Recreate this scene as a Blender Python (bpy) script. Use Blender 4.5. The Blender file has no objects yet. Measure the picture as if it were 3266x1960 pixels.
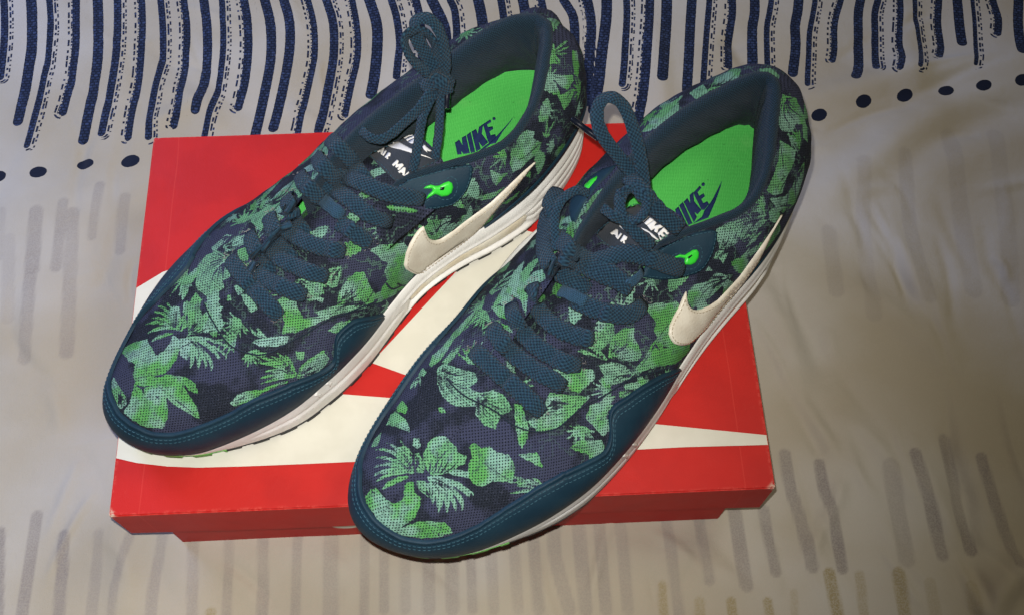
import bpy, bmesh, math, random
import numpy as np
from mathutils import Matrix, Vector
from mathutils.bvhtree import BVHTree
from mathutils.geometry import delaunay_2d_cdt

rng = np.random.default_rng(7)
scn = bpy.context.scene
col = scn.collection

# ------------------------------------------------------------------ camera
CX, CY, FPX = 1633.0, 980.0, 3428.6          # principal point and focal length of the photograph
CAM = np.array([0.019288, -0.270774, 0.545177])
def _rot(rx, rz, rr):
    c, s = math.cos, math.sin
    Rx = np.array([[1, 0, 0], [0, c(rx), -s(rx)], [0, s(rx), c(rx)]])
    Rz = np.array([[c(rz), -s(rz), 0], [s(rz), c(rz), 0], [0, 0, 1]])
    Rr = np.array([[c(rr), -s(rr), 0], [s(rr), c(rr), 0], [0, 0, 1]])
    return Rz @ Rx @ Rr
RC = _rot(0.452428, -0.077107, 0.032671)
cd = bpy.data.cameras.new("camera")
cd.sensor_width = 36.0
cd.lens = FPX / 3266 * 36
cd.clip_start, cd.clip_end = 0.01, 50
co = bpy.data.objects.new("camera", cd)
co.matrix_world = Matrix(np.block([[RC, CAM[:, None]], [np.zeros((1, 3)), np.ones((1, 1))]]).tolist())
col.objects.link(co)
scn.camera = co

# ------------------------------------------------------------------ light
w = bpy.data.worlds.new("World")
scn.world = w
w.use_nodes = True
bg = w.node_tree.nodes["Background"]
bg.inputs[0].default_value = (0.55, 0.52, 0.5, 1)
bg.inputs[1].default_value = 0.07
def lamp(name, kind, loc, target, power, color, **kw):
    ld = bpy.data.lights.new(name, kind)
    ld.energy = power
    ld.color = color
    for k, v in kw.items(): setattr(ld, k, v)
    o = bpy.data.objects.new(name, ld)
    o.location = loc
    d = Vector(target) - Vector(loc)
    o.rotation_euler = d.to_track_quat('-Z', 'Y').to_euler()
    col.objects.link(o)
    return o
FLASH = CAM + RC @ np.array([-0.008, 0.018, 0.0])
lamp("phone_flash", 'SPOT', FLASH, (-0.17, 0.03, -0.02), 16.5, (1.0, 0.97, 0.95),
     spot_size=math.radians(96), spot_blend=1.0, shadow_soft_size=0.003)
lamp("ceiling_lamp", 'AREA', (0.9, 0.35, 1.5), (0, 0, 0), 6.0, (1.0, 0.88, 0.62), size=0.5)
lamp("blue_fill", 'AREA', (-0.75, 0.65, 0.55), (-0.2, 0.15, 0), 8.0, (0.42, 0.54, 1.0), size=0.4)  # added blue fill, set close so its tint stays in the upper left
scn.view_settings.view_transform = 'Standard'
scn.view_settings.look = 'None'
scn.view_settings.exposure = 0.0
scn.view_settings.gamma = 1.0

# ------------------------------------------------------------------ helpers
def raydir(px, py):
    d = RC @ np.array([(px - CX) / FPX, -(py - CY) / FPX, -1.0])
    return d / np.linalg.norm(d)
def at_z(px, py, z):
    d = raydir(px, py)
    return CAM + d * (z - CAM[2]) / d[2]
def cast(bvh, px, py):
    d = raydir(px, py)
    h, n, i, t = bvh.ray_cast(Vector(CAM), Vector(d))
    if h is None: return None, None
    if n.dot(Vector(d)) > 0: n = -n
    return np.array(h), np.array(n)
def Z(zx0, zy0, sc, pts):                     # crop coordinates of a tracing sheet -> photograph pixels
    return [(zx0 + p[0] / sc, zy0 + p[1] / sc) + tuple(p[2:]) for p in pts]

def catmull(P, n, closed=True):
    P = np.asarray(P, float)
    m = len(P)
    if closed: Q = np.vstack([P[-1:], P, P[:2]])
    else: Q = np.vstack([2 * P[0] - P[1], P, 2 * P[-1] - P[-2]])
    segs = m if closed else m - 1
    k = 24
    t = np.linspace(0, 1, k, endpoint=False)[:, None]
    out = []
    for i in range(segs):
        a, b, c, d = Q[i], Q[i + 1], Q[i + 2], Q[i + 3]
        out.append(0.5 * ((2 * b) + (c - a) * t + (2 * a - 5 * b + 4 * c - d) * t ** 2 + (3 * b - a - 3 * c + d) * t ** 3))
    out = np.vstack(out + ([P[:1]] if closed else [P[-1:]]))
    return resample(out, n, closed)
def resample(P, n, closed=False):
    L = np.concatenate([[0], np.cumsum(np.linalg.norm(np.diff(P, axis=0), axis=1))])
    s = np.linspace(0, L[-1], n, endpoint=not closed)
    return np.stack([np.interp(s, L, P[:, k]) for k in range(P.shape[1])], 1)
def gauss(a, sig, closed=True):
    r = int(4 * sig) + 1
    k = np.exp(-0.5 * (np.arange(-r, r + 1) / sig) ** 2); k /= k.sum()
    if closed: b = np.concatenate([a[-r:], a, a[:r]])
    else: b = np.concatenate([2 * a[:1] - a[1:r + 1][::-1], a, 2 * a[-1:] - a[-r - 1:-1][::-1]])
    if a.ndim == 1: return np.convolve(b, k, 'valid')
    return np.stack([np.convolve(b[:, i], k, 'valid') for i in range(a.shape[1])], 1)
def sstep(e0, e1, x):
    t = np.clip((x - e0) / (e1 - e0), 0, 1)
    return t * t * (3 - 2 * t)

def mesh_obj(name, verts, faces, mat, parent=None, smooth=True, mats=None):
    me = bpy.data.meshes.new(name)
    me.from_pydata([tuple(map(float, v)) for v in verts], [], [tuple(map(int, f)) for f in faces])
    me.update()
    if smooth: me.polygons.foreach_set("use_smooth", np.ones(len(me.polygons), bool))
    for m in ([mat] if mats is None else mats): me.materials.append(m)
    o = bpy.data.objects.new(name, me)
    col.objects.link(o)
    if parent is not None: o.parent = parent
    return o
def grid_faces(n, m, closed_u=False, flip=False):
    i = np.arange(n if closed_u else n - 1)[:, None]
    j = np.arange(m - 1)[None, :]
    i2 = (i + 1) % n
    F = np.stack([i * m + j, i2 * m + j, i2 * m + j + 1, i * m + j + 1], -1).reshape(-1, 4)
    return F[:, ::-1] if flip else F
def attr(o, name, vals, typ='FLOAT'):
    a = o.data.attributes.new(name, typ, 'POINT')
    if typ == 'FLOAT': a.data.foreach_set("value", np.asarray(vals, np.float32).ravel())
    else: a.data.foreach_set("vector", np.asarray(vals, np.float32).ravel())
def empty(name, loc, rz=0.0):
    o = bpy.data.objects.new(name, None)
    o.empty_display_size = 0.03
    o.location = loc
    o.rotation_euler = (0, 0, rz)
    col.objects.link(o)
    return o
def tag(o, label, cat):
    o["label"] = label
    o["category"] = cat

# ------------------------------------------------------------------ materials
class NT:
    def __init__(s, name):
        s.m = bpy.data.materials.new(name); s.m.use_nodes = True
        s.t = s.m.node_tree; s.b = s.t.nodes["Principled BSDF"]
        s.out = s.t.nodes["Material Output"]
    def n(s, kind, **kw):
        nd = s.t.nodes.new(kind)
        for k, v in kw.items():
            if k.startswith("_"): setattr(nd, k[1:], v)
        return nd
    def link(s, a, b): s.t.links.new(a, b)
    def val(s, x, sock):
        if hasattr(x, "is_output"): s.link(x, sock)
        else: sock.default_value = x
    def math(s, op, a, b=0.0, c=0.0, clamp=False):
        nd = s.t.nodes.new("ShaderNodeMath"); nd.operation = op; nd.use_clamp = clamp
        for i, x in enumerate((a, b, c)): s.val(x, nd.inputs[i])
        return nd.outputs[0]
    def mix(s, f, a, b):
        nd = s.t.nodes.new("ShaderNodeMix"); nd.data_type = 'RGBA'
        s.val(f, nd.inputs[0]); s.val(a, nd.inputs[6]); s.val(b, nd.inputs[7])
        return nd.outputs[2]
    def attr(s, name):
        nd = s.t.nodes.new("ShaderNodeAttribute"); nd.attribute_name = name
        return nd
    def noise(s, vec, scale, detail=3.0, rough=0.5, dims='3D'):
        nd = s.t.nodes.new("ShaderNodeTexNoise"); nd.noise_dimensions = dims
        nd.inputs["Scale"].default_value = scale; nd.inputs["Detail"].default_value = detail; nd.inputs["Roughness"].default_value = rough
        if vec is not None: s.link(vec, nd.inputs["W" if dims == '1D' else "Vector"])
        return nd.outputs[0]
    def ramp(s, x, lo, hi):
        nd = s.t.nodes.new("ShaderNodeMapRange"); nd.interpolation_type = 'SMOOTHSTEP'
        s.val(x, nd.inputs[0]); nd.inputs[1].default_value = lo; nd.inputs[2].default_value = hi
        return nd.outputs[0]
    def coord(s, which="Object"):
        return s.t.nodes.new("ShaderNodeTexCoord").outputs[which]
    def bump(s, h, strength, dist):
        nd = s.t.nodes.new("ShaderNodeBump"); nd.inputs["Strength"].default_value = strength; nd.inputs["Distance"].default_value = dist
        s.link(h, nd.inputs["Height"]); s.link(nd.outputs[0], s.b.inputs["Normal"])
    def base(s, x): s.val(x, s.b.inputs["Base Color"])
    def rough(s, x): s.val(x, s.b.inputs["Roughness"])
    def spec(s, x): s.b.inputs["Specular IOR Level"].default_value = x
def C(r, g, b): return (r, g, b, 1.0)

def mat_plain(name, c1, c2, rough=0.6, nscale=60, bump=0.0, bscale=900, spec=0.4, bdist=0.0004):
    T = NT(name)
    v = T.coord()
    T.base(T.mix(T.ramp(T.noise(v, nscale, 4), 0.35, 0.65), C(*c1), C(*c2)))
    T.rough(rough); T.spec(spec)
    if bump: T.bump(T.noise(v, bscale, 4), bump, bdist)
    return T.m
M = {}
def mat_card():
    T = NT("red_cardboard"); v = T.coord()
    sx = T.n("ShaderNodeSeparateXYZ"); T.link(v, sx.inputs[0])
    dx = T.math('SUBTRACT', 0.345 / 2, T.math('ABSOLUTE', sx.outputs[0])); dy = T.math('SUBTRACT', 0.23395 / 2, T.math('ABSOLUTE', sx.outputs[1])); dz = T.math('SUBTRACT', 0.07, sx.outputs[2])
    e = T.math('MINIMUM', T.math('MINIMUM', T.math('ADD', dx, dz), T.math('ADD', dy, dz)), T.math('ADD', dx, dy))
    nz = T.noise(v, 350, 4, 0.7)
    wear = T.math('MULTIPLY', T.ramp(e, 0.0022, 0.0004), T.ramp(nz, 0.45, 0.62))
    corner = T.math('MULTIPLY', T.ramp(T.math('ADD', T.math('ADD', dx, dy), dz), 0.006, 0.0015), T.ramp(nz, 0.40, 0.55))
    c = T.mix(T.ramp(T.noise(v, 40, 4), 0.35, 0.65), C(0.45, 0.010, 0.007), C(0.50, 0.012, 0.008))
    # faint folds near the short side where the card is doubled
    fold = T.math('LESS_THAN', T.math('ABSOLUTE', T.math('SUBTRACT', T.math('MULTIPLY_ADD', T.noise(v, 25, 2), 0.002, dx), 0.0165)), 0.0003)
    c = T.mix(T.math('MULTIPLY', fold, 0.25), c, C(0.66, 0.06, 0.04))
    sc = T.math('MULTIPLY', T.ramp(T.noise(v, 90, 6, 0.75), 0.66, 0.72), 0.08)
    c = T.mix(sc, c, C(0.66, 0.10, 0.07))
    c = T.mix(T.math('MULTIPLY', wear, 0.45), c, C(0.66, 0.09, 0.065))
    c = T.mix(corner, c, C(0.62, 0.50, 0.38))
    T.base(c); T.rough(T.math('MULTIPLY_ADD', T.noise(v, 30, 3), 0.2, 0.48)); T.spec(0.3)
    T.bump(T.math('ADD', T.noise(v, 1500, 3), T.math('MULTIPLY', T.noise(v, 60, 3), 4.0)), 0.25, 0.0003)
    return T.m
M['red'] = mat_card()
M['edge'] = mat_plain("worn_red_edge", (0.62, 0.06, 0.04), (0.70, 0.16, 0.10), 0.7, 900, 0, 0, 0.2)
M['white_print'] = mat_plain("white_print", (0.62, 0.60, 0.50), (0.66, 0.64, 0.54), 0.6, 60, 0.15, 1500, 0.25, 0.0002)
M['midsole'] = mat_plain("white_foam", (0.72, 0.71, 0.66), (0.82, 0.81, 0.77), 0.55, 45, 0.5, 1300, 0.35, 0.0005)
M['window'] = mat_plain("clear_air_window", (0.66, 0.58, 0.42), (0.72, 0.68, 0.56), 0.25, 80, 0.1, 500, 0.5)
M['outsole'] = mat_plain("black_rubber", (0.012, 0.012, 0.013), (0.02, 0.02, 0.02), 0.7, 100)
M['green_rubber'] = mat_plain("green_rubber", (0.09, 0.38, 0.05), (0.13, 0.45, 0.07), 0.55, 100)
M['navy_leather'] = mat_plain("navy_smooth_leather", (0.005, 0.024, 0.042), (0.008, 0.032, 0.052), 0.6, 60, 0.5, 1600, 0.28, 0.0003)
M['white_leather'] = mat_plain("cream_leather", (0.66, 0.60, 0.48), (0.72, 0.67, 0.55), 0.4, 120, 0.5, 700, 0.4, 0.0004)
M['green_plastic'] = mat_plain("green_plastic", (0.03, 0.55, 0.03), (0.04, 0.62, 0.04), 0.35, 80)
M['thread'] = mat_plain("blue_thread", (0.018, 0.065, 0.09), (0.035, 0.10, 0.135), 0.8, 300)
M['cream_thread'] = mat_plain("cream_thread", (0.35, 0.29, 0.20), (0.45, 0.38, 0.27), 0.8, 300)
M['pale_thread'] = mat_plain("pale_torn_thread", (0.16, 0.15, 0.15), (0.30, 0.28, 0.26), 0.8, 300)
M['aglet'] = mat_plain("black_plastic_tip", (0.004, 0.006, 0.012), (0.006, 0.008, 0.016), 0.2, 100, 0, 0, 0.6)
M['white_ink'] = mat_plain("white_ink", (0.72, 0.70, 0.64), (0.78, 0.76, 0.70), 0.6, 100)
M['navy_ink'] = mat_plain("navy_ink", (0.004, 0.016, 0.075), (0.007, 0.024, 0.10), 0.7, 500, 0.3, 1500)

# ------------------------------------------------------------------ shoe shape tables (mm, x towards the toe, y+ = the side turned to the photographer)
SHOES = {
 'L': dict(org=(0.07100764, 0.11822526), ang=217.5,
  outline=[(-9, 0), (-6, 14), (4, 28), (22, 38), (44, 45), (63, 48), (85, 47), (110, 43), (135, 43), (157, 49), (181, 57), (201, 61), (214, 62), (232, 62), (252, 57),
           (273, 48.5), (287, 41), (301, 28), (307, 15), (307, 3), (302, -6), (293, -14.5), (282, -22), (265, -31), (245, -38.5), (221, -43.5), (197, -47.5), (160, -49), (128, -49), (95, -47),
           (65, -44), (38, -38), (16, -29), (0, -17)],
  plus=[(-2, 2, -6, 88), (5, 5, 0, 88), (20, 15, 9, 87), (42, 29, 21, 84), (60, 41, 29, 83), (75, 53, 34, 82), (92, 68, 38, 80), (110, 88, 33, 80), (130, 109, 24, 80), (150, 127, 18, 81),
        (165, 146, 20, 78), (182, 166, 22, 73), (200, 188, 23, 66), (216, 202, 21, 62)],
  minus=[(4, 3, -14, 88), (20, 14, -25, 87), (38, 36, -28, 85), (60, 58, -27, 84), (85, 78, -25, 84), (105, 98, -23, 85), (125, 122, -20, 86), (145, 144, -15, 84), (162, 160, -9, 80),
         (180, 176, -6, 74), (198, 190, -4, 69), (216, 204, -1, 64)],
  throat=(216, 12, 60.5), tip=(250, 10, 49)),
 'R': dict(org=(0.18818727, 0.08698551), ang=223.5,
  outline=[(-5, 4), (-2, 17), (6, 31), (18, 41), (36, 48), (57, 54), (76, 57), (96, 58), (120, 60), (145, 64), (170, 69), (197, 72), (224, 72), (241, 69), (256, 64),
           (275, 55), (291, 46), (304, 35), (313, 22), (318, 8), (317, -3), (312, -11), (302, -19), (288, -26), (268, -31.5), (240, -36), (212, -38), (181, -44), (150, -49), (118, -47),
           (88, -41), (60, -38), (36, -32), (15, -22), (0, -9)],
  plus=[(0, 8, 2, 87), (10, 12, 8, 87), (22, 22, 14, 86), (40, 36, 24, 85), (60, 51, 33, 84), (78, 65, 39, 83), (96, 80, 41, 81), (118, 98, 33, 80), (138, 118, 23, 80), (158, 136, 20, 81),
        (172, 152, 22, 79), (188, 172, 24, 74), (206, 194, 25, 67), (222, 212, 22, 62)],
  minus=[(0, 8, -4, 87), (14, 14, -11, 87), (32, 34, -18, 85), (55, 58, -23, 86), (80, 82, -25, 84), (104, 104, -23, 85), (125, 126, -19, 86), (145, 148, -14, 84), (165, 166, -7, 80),
         (184, 182, -5, 74), (204, 200, -3, 68), (222, 214, 0, 63)],
  throat=(226, 12, 60.5), tip=(260, 12, 49)),
}
def z_sole(x): return np.where(x > 225, 12.0 * np.clip((x - 225) / 95, 0, 1) ** 1.8, 0) + np.where(x < 20, 3.0 * np.clip((20 - x) / 28, 0, 1) ** 2, 0)
def z_base(x, key):
    if key == 'L': return np.interp(x, [-10, 30, 65, 82, 98, 113, 128, 146, 165, 190, 213, 234, 257, 280, 295, 325], [36, 37, 36, 33, 29, 26.5, 25, 26, 29, 31.5, 32, 29, 22, 14, 13.5, 16])
    return np.interp(x, [-10, 30, 65, 90, 120, 150, 180, 205, 225, 242, 258, 280, 295, 325], [38, 38, 35, 32, 31, 32, 34, 34, 34, 31, 24, 14, 13.5, 16])

NU, NV = 900, 110
class Shoe: pass
def build_shape(key):
    D = SHOES[key]
    S = Shoe(); S.key = key
    a = math.radians(D['ang'])
    S.h = np.array([math.cos(a), math.sin(a)]); S.nv = np.array([-S.h[1], S.h[0]])
    S.org = np.array(D['org']); S.a = a
    O = catmull(D['outline'], 2400, True)
    tip = int(np.argmax(O[:, 0]))
    H = NU // 2
    Pp = resample(O[:tip + 1], H + 1); Pm = resample(np.vstack([O[tip:], O[:1]]), H + 1)
    O = np.vstack([Pp[:-1], Pm[:-1]])                       # index 0 heel, H toe tip
    O = gauss(O, 5)
    S.O = O
    t = np.roll(O, -1, 0) - np.roll(O, 1, 0); t /= np.linalg.norm(t, axis=1)[:, None]
    S.no = np.stack([-t[:, 1], t[:, 0]], 1)                 # outward normal
    S.zb = gauss(z_base(O[:, 0], key), 8); S.zs = gauss(z_sole(O[:, 0]), 8)
    # top curve
    def side(rows, idx):
        xs = O[idx, 0]
        out = []
        for r in rows:
            k = int(np.argmin(np.abs(xs - r[0]) + (np.arange(len(xs)) > len(xs) * 0.9) * 1e3))
            out.append((k / H, r[1], r[2], r[3]))
        return out
    ip = np.arange(0, H + 1); im = np.concatenate([[0], np.arange(NU - 1, H - 1, -1)])
    thr, tp = D['throat'], D['tip']
    kp, km = side(D['plus'], ip), side(D['minus'], im)
    s_thr = 0.5 * (kp[-1][0] + km[-1][0]) + 0.035
    T = np.zeros((NU, 3)); S.ridge = np.zeros(NU, bool); S.s = np.zeros(NU)
    for k, idx in ((kp, ip), (km, im)):
        k = [q for q in k if q[0] < s_thr - 0.02]
        tab = np.array([(-0.004, *D['plus'][0][1:])] * 0 + k + [(s_thr, *thr), (1.0, *tp)])
        s = np.arange(H + 1) / H
        for c in range(3): T[idx, c] = np.interp(s, tab[:, 0], tab[:, c + 1])
        S.s[idx] = s; S.ridge[idx] = s >= s_thr
    T = gauss(T, 9)
    for i in range(1, H):
        j = NU - i
        if S.s[i] >= s_thr: T[i] = T[j] = 0.5 * (T[i] + T[j])
    S.T = T; S.s_thr = s_thr
    x = T[:, 0]
    th = np.interp(x, [0, 60, 110, 135, 160, 190, 215, 232], [16, 20, 32, 42, 38, 26, 10, 2])
    th = np.where(S.ridge, 0, th); th = np.radians(gauss(th, 8))
    inset = np.interp(O[:, 0], [0, 150, 220, 325], [3, 2.5, 1.2, 0.8])
    if key == 'R': inset = inset + 5.0 * (O[:, 1] < 0) * np.exp(-((O[:, 0] - 148) / 30) ** 2)
    P0 = np.concatenate([O - S.no * inset[:, None], (S.zb - 1.0)[:, None]], 1)
    dh = T[:, :2] - P0[:, :2]; ln = np.linalg.norm(dh, axis=1)[:, None]; ih = dh / np.maximum(ln, 1e-6)
    Dist = np.linalg.norm(T - P0, axis=1)[:, None]
    slope = (thr[2] - tp[2]) / (thr[0] - tp[0])
    ez = np.where(S.ridge, slope * ih[:, 0], 0); ez = gauss(ez, 6)
    e = np.concatenate([ih * np.cos(th)[:, None], (np.sin(th) + ez)[:, None]], 1)
    e /= np.linalg.norm(e, axis=1)[:, None]
    beta = np.radians(np.interp(O[:, 0], [-10, 40, 110, 160, 210, 280, 325], [22, 20, 8, 4, 6, 14, 16]))[:, None]
    up = np.concatenate([S.no * np.sin(beta), np.cos(beta)], 1)
    k0 = np.interp(O[:, 0], [0, 100, 180, 260, 325], [0.36, 0.34, 0.36, 0.42, 0.44])[:, None]
    k1 = np.interp(O[:, 0], [0, 100, 180, 260, 325], [0.54, 0.46, 0.40, 0.46, 0.52])[:, None]
    C0 = P0 + up * k0 * Dist; C1 = T - e * k1 * Dist
    vv = np.linspace(0, 1, 80)[None, :, None]
    B = ((1 - vv) ** 3) * P0[:, None] + 3 * vv * (1 - vv) ** 2 * C0[:, None] + 3 * vv ** 2 * (1 - vv) * C1[:, None] + vv ** 3 * T[:, None]
    G = np.zeros((NU, NV, 3))
    L = np.concatenate([np.zeros((NU, 1)), np.cumsum(np.linalg.norm(np.diff(B, axis=1), axis=2), 1)], 1)
    S.len = L[:, -1]
    for i in range(NU):
        q = np.linspace(0, L[i, -1], NV)
        for c in range(3): G[i, :, c] = np.interp(q, L[i], B[i, :, c])
    S.G = G
    gu = np.roll(G, -1, 0) - np.roll(G, 1, 0); gv = np.gradient(G, axis=1)
    N = np.cross(gu, gv); N /= np.maximum(np.linalg.norm(N, axis=2, keepdims=True), 1e-9)
    S.N = N
    if N[0, 30, 0] > 0: S.N = -N
    S.H = H
    return S
def toworld(S, P):
    P = np.asarray(P, float)
    xy = S.org + (P[..., 0:1] * S.h + P[..., 1:2] * S.nv) / 1000
    return np.concatenate([xy, P[..., 2:3] / 1000], -1)
def tolocal(S, Wp):
    Wp = np.asarray(Wp, float)
    d = Wp[..., :2] - S.org
    return np.stack([d @ S.h * 1000, d @ S.nv * 1000, Wp[..., 2] * 1000], -1)
def bvh_of(S, V, F):
    Wv = toworld(S, V)
    return BVHTree.FromPolygons([tuple(v) for v in Wv], [tuple(int(k) for k in f) for f in F])

# ------------------------------------------------------------------ cloth and woven materials
def mat_woven(name, c_lo, c_hi, pu, pv, rough=0.85, use_uv=True, dist=0.0004, strength=0.9, noise_c=0.35, spec=0.25, hole=0.0):
    """cross-woven thread relief: pu, pv = thread pitch in mm along the two UV directions"""
    T = NT(name)
    uv = T.coord("UV")
    sx = T.n("ShaderNodeSeparateXYZ"); T.link(uv, sx.inputs[0])
    d = T.noise(uv, 0.25, 2)
    u = T.math('MULTIPLY_ADD', d, 1.2, sx.outputs[0]); v = T.math('MULTIPLY_ADD', d, -1.2, sx.outputs[1])
    a = T.math('SINE', T.math('MULTIPLY', u, 2 * math.pi / pu)); b = T.math('SINE', T.math('MULTIPLY', v, 2 * math.pi / pv))
    h = T.math('MULTIPLY_ADD', T.math('MULTIPLY', a, b), 0.5, 0.5)
    nz = T.noise(T.coord(), 900, 2)
    f = T.math('MULTIPLY_ADD', T.math('SUBTRACT', nz, 0.5), noise_c, h, clamp=True)
    T.base(T.mix(f, C(*c_lo), C(*c_hi)))
    if name.startswith('bright'):                          # a worn footbed: paler rubbed patches and tiny dark lint
        ob = T.coord(); wn = T.ramp(T.noise(ob, 35, 4, 0.6), 0.52, 0.72); lt = T.ramp(T.noise(ob, 420, 1), 0.76, 0.80)
        cc = T.mix(f, C(*c_lo), C(*c_hi)); cc = T.mix(T.math('MULTIPLY', wn, 0.45), cc, C(0.20, 0.58, 0.15)); T.base(T.mix(T.math('MULTIPLY', lt, 0.6), cc, C(0.03, 0.16, 0.03)))
    T.rough(rough); T.spec(spec); T.bump(h, strength, dist)
    T.b.inputs["Sheen Weight"].default_value = 0.08
    return T.m
M['lining'] = mat_woven("navy_mesh_lining", (0.002, 0.008, 0.016), (0.014, 0.040, 0.062), 1.7, 1.7)
M['lace'] = mat_woven("navy_woven_lace", (0.0018, 0.009, 0.020), (0.019, 0.063, 0.100), 2.2, 1.9, dist=0.0009, noise_c=0.7)
M['insole'] = mat_woven("bright_green_insole", (0.045, 0.40, 0.055), (0.11, 0.60, 0.11), 1.25, 1.25, rough=0.75, dist=0.0003, noise_c=0.5, strength=0.6)
M['label'] = mat_woven("charcoal_woven_label", (0.012, 0.016, 0.022), (0.045, 0.055, 0.068), 0.9, 0.9, dist=0.0002)
M['webbing'] = mat_woven("blue_webbing", (0.006, 0.025, 0.045), (0.03, 0.085, 0.14), 1.0, 1.6, dist=0.0004)

def mat_print():
    T = NT("leaf_printed_mesh")
    obj = T.coord(); uv = T.coord("UV")
    leaf = T.attr("leaf").outputs["Fac"]; pale = T.attr("pale").outputs["Fac"]; vein = T.attr("vein").outputs["Fac"]; cut = T.attr("cut").outputs["Fac"]
    n_edge = T.noise(obj, 420, 3)
    lf = T.ramp(T.math('MULTIPLY_ADD', T.math('SUBTRACT', n_edge, 0.5), 1.9, leaf), -0.15, 0.15)
    ct = T.ramp(T.math('MULTIPLY_ADD', T.math('SUBTRACT', n_edge, 0.5), 0.7, cut), -0.15, 0.12)
    # engraved vein lines on the shaded leaves
    wv = T.n("ShaderNodeTexWave"); wv.wave_type = 'BANDS'; wv.bands_direction = 'DIAGONAL'
    wv.inputs["Scale"].default_value = 0.30; wv.inputs["Distortion"].default_value = 7.0; wv.inputs["Detail"].default_value = 2.0; wv.inputs["Detail Scale"].default_value = 0.8
    T.link(uv, wv.inputs["Vector"])
    vl = T.math('MULTIPLY', T.ramp(wv.outputs["Fac"], 0.42, 0.2), T.math('MULTIPLY', vein, T.ramp(T.noise(obj, 130, 2), 0.42, 0.55)))
    lf = T.math('MULTIPLY', lf, T.math('SUBTRACT', 1.0, T.math('MULTIPLY', vl, 0.45)))
    lf = T.math('MULTIPLY', lf, T.math('SUBTRACT', 1.0, ct))
    fleck = T.ramp(T.noise(obj, 300, 4, 0.65), 0.56, 0.64)
    lf = T.math('MULTIPLY', lf, T.math('SUBTRACT', 1.0, T.math('MULTIPLY', fleck, 0.42)))
    ln = T.noise(obj, 120, 2.5, 0.55)
    line = T.ramp(T.math('ABSOLUTE', T.math('SUBTRACT', ln, 0.5)), 0.030, 0.012)
    sxo = T.n('ShaderNodeSeparateXYZ'); T.link(obj, sxo.inputs[0])
    line2 = T.math('MULTIPLY', T.math('MULTIPLY', line, T.ramp(T.noise(obj, 60, 2), 0.45, 0.55)), T.ramp(sxo.outputs[0], 0.25, 0.20))
    n_col = T.ramp(T.noise(obj, 75, 3), 0.42, 0.62)
    gp = T.math('MAXIMUM', T.math('MULTIPLY', n_col, 0.75), pale, clamp=True)
    green = T.mix(T.noise(obj, 200, 2), C(0.055, 0.25, 0.055), C(0.12, 0.37, 0.10))
    teal = T.mix(T.noise(obj, 160, 2), C(0.16, 0.33, 0.26), C(0.29, 0.45, 0.42))
    leafc = T.mix(gp, green, teal)
    n_bg = T.ramp(T.noise(obj, 42, 3, 0.55), 0.44, 0.54)
    bgc = T.mix(n_bg, C(0.012, 0.016, 0.025), C(0.033, 0.038, 0.070))
    bgc = T.mix(T.math('MULTIPLY', line2, 0.5), bgc, C(0.09, 0.19, 0.13))
    lf = T.math('MULTIPLY', lf, T.math('SUBTRACT', 1.0, T.math('MULTIPLY', line, 0.35)))
    c = T.mix(lf, bgc, leafc)
    sx = T.n("ShaderNodeSeparateXYZ"); T.link(uv, sx.inputs[0])
    P = 1.45
    a = T.math('COSINE', T.math('MULTIPLY', sx.outputs[0], 2 * math.pi / P)); b = T.math('COSINE', T.math('MULTIPLY', sx.outputs[1], 2 * math.pi / P))
    s = T.math('ADD', a, b)
    hole = T.ramp(s, 0.55, 1.5)
    fine = T.noise(obj, 1500, 2)
    c = T.mix(T.math('MULTIPLY', hole, 0.94), c, C(0.004, 0.006, 0.010))
    # light warp threads showing through on the dark ground
    c2 = T.mix(T.math('MULTIPLY', T.ramp(fine, 0.52, 0.75), 0.35), c, C(0.09, 0.10, 0.15))
    T.base(c2)
    T.rough(0.85); T.spec(0.2)
    T.bump(T.math('MULTIPLY_ADD', fine, 0.6, T.math('MULTIPLY', hole, -1.0)), 0.8, 0.0005)
    return T.m
M['print'] = mat_print()

# ------------------------------------------------------------------ printed leaves, traced per shoe: (crop origin x, y, scale, items)
PRINT = {'L': [], 'R': []}
def leaves(key, x0, y0, sc, items):
    for it in items:
        PRINT[key].append((x0, y0, sc) + tuple(it))
        if it[0] == 'p' and it[2]:                           # engraved ribs fanning out from the leaf stalk
            P = np.array(it[3], float); c = P.mean(0); k = int(np.argmax(np.linalg.norm(P - c, axis=1))); h = P[k] * .85 + c * .15
            Q = densify(P, 55 * sc / 2.6)
            for i, q in enumerate(Q):
                if np.linalg.norm(q - P[k]) < 45: continue
                mid = (h + q) / 2 + np.array([-(q - h)[1], (q - h)[0]]) * 0.10
                PRINT[key].append((x0, y0, sc, 'c', (2.9 + 0.8 * (i % 3)) * sc, [tuple(h + (mid - h) * .3), tuple(mid), tuple(h + (q - h) * (0.97 if i % 2 else 0.8))]))
        elif it[0] == 'p' and len(it[3]) > 6:                # one midrib
            P = np.array(it[3], float); c = P.mean(0); k = int(np.argmax(np.linalg.norm(P - c, axis=1)))
            PRINT[key].append((x0, y0, sc, 'c', 3.0 * sc, [tuple(P[k] * .9 + c * .1), tuple(c + (c - P[k])[::-1] * np.array([.08, -.08])), tuple(c * 1.5 - P[k] * .5)]))
def densify(poly, step):
    P = np.asarray(poly, float); out = []
    for a, b in zip(P, np.roll(P, -1, 0)):
        n = max(1, int(np.linalg.norm(b - a) / step))
        out += [a + (b - a) * k / n for k in range(n)]
    return np.array(out)
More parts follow.
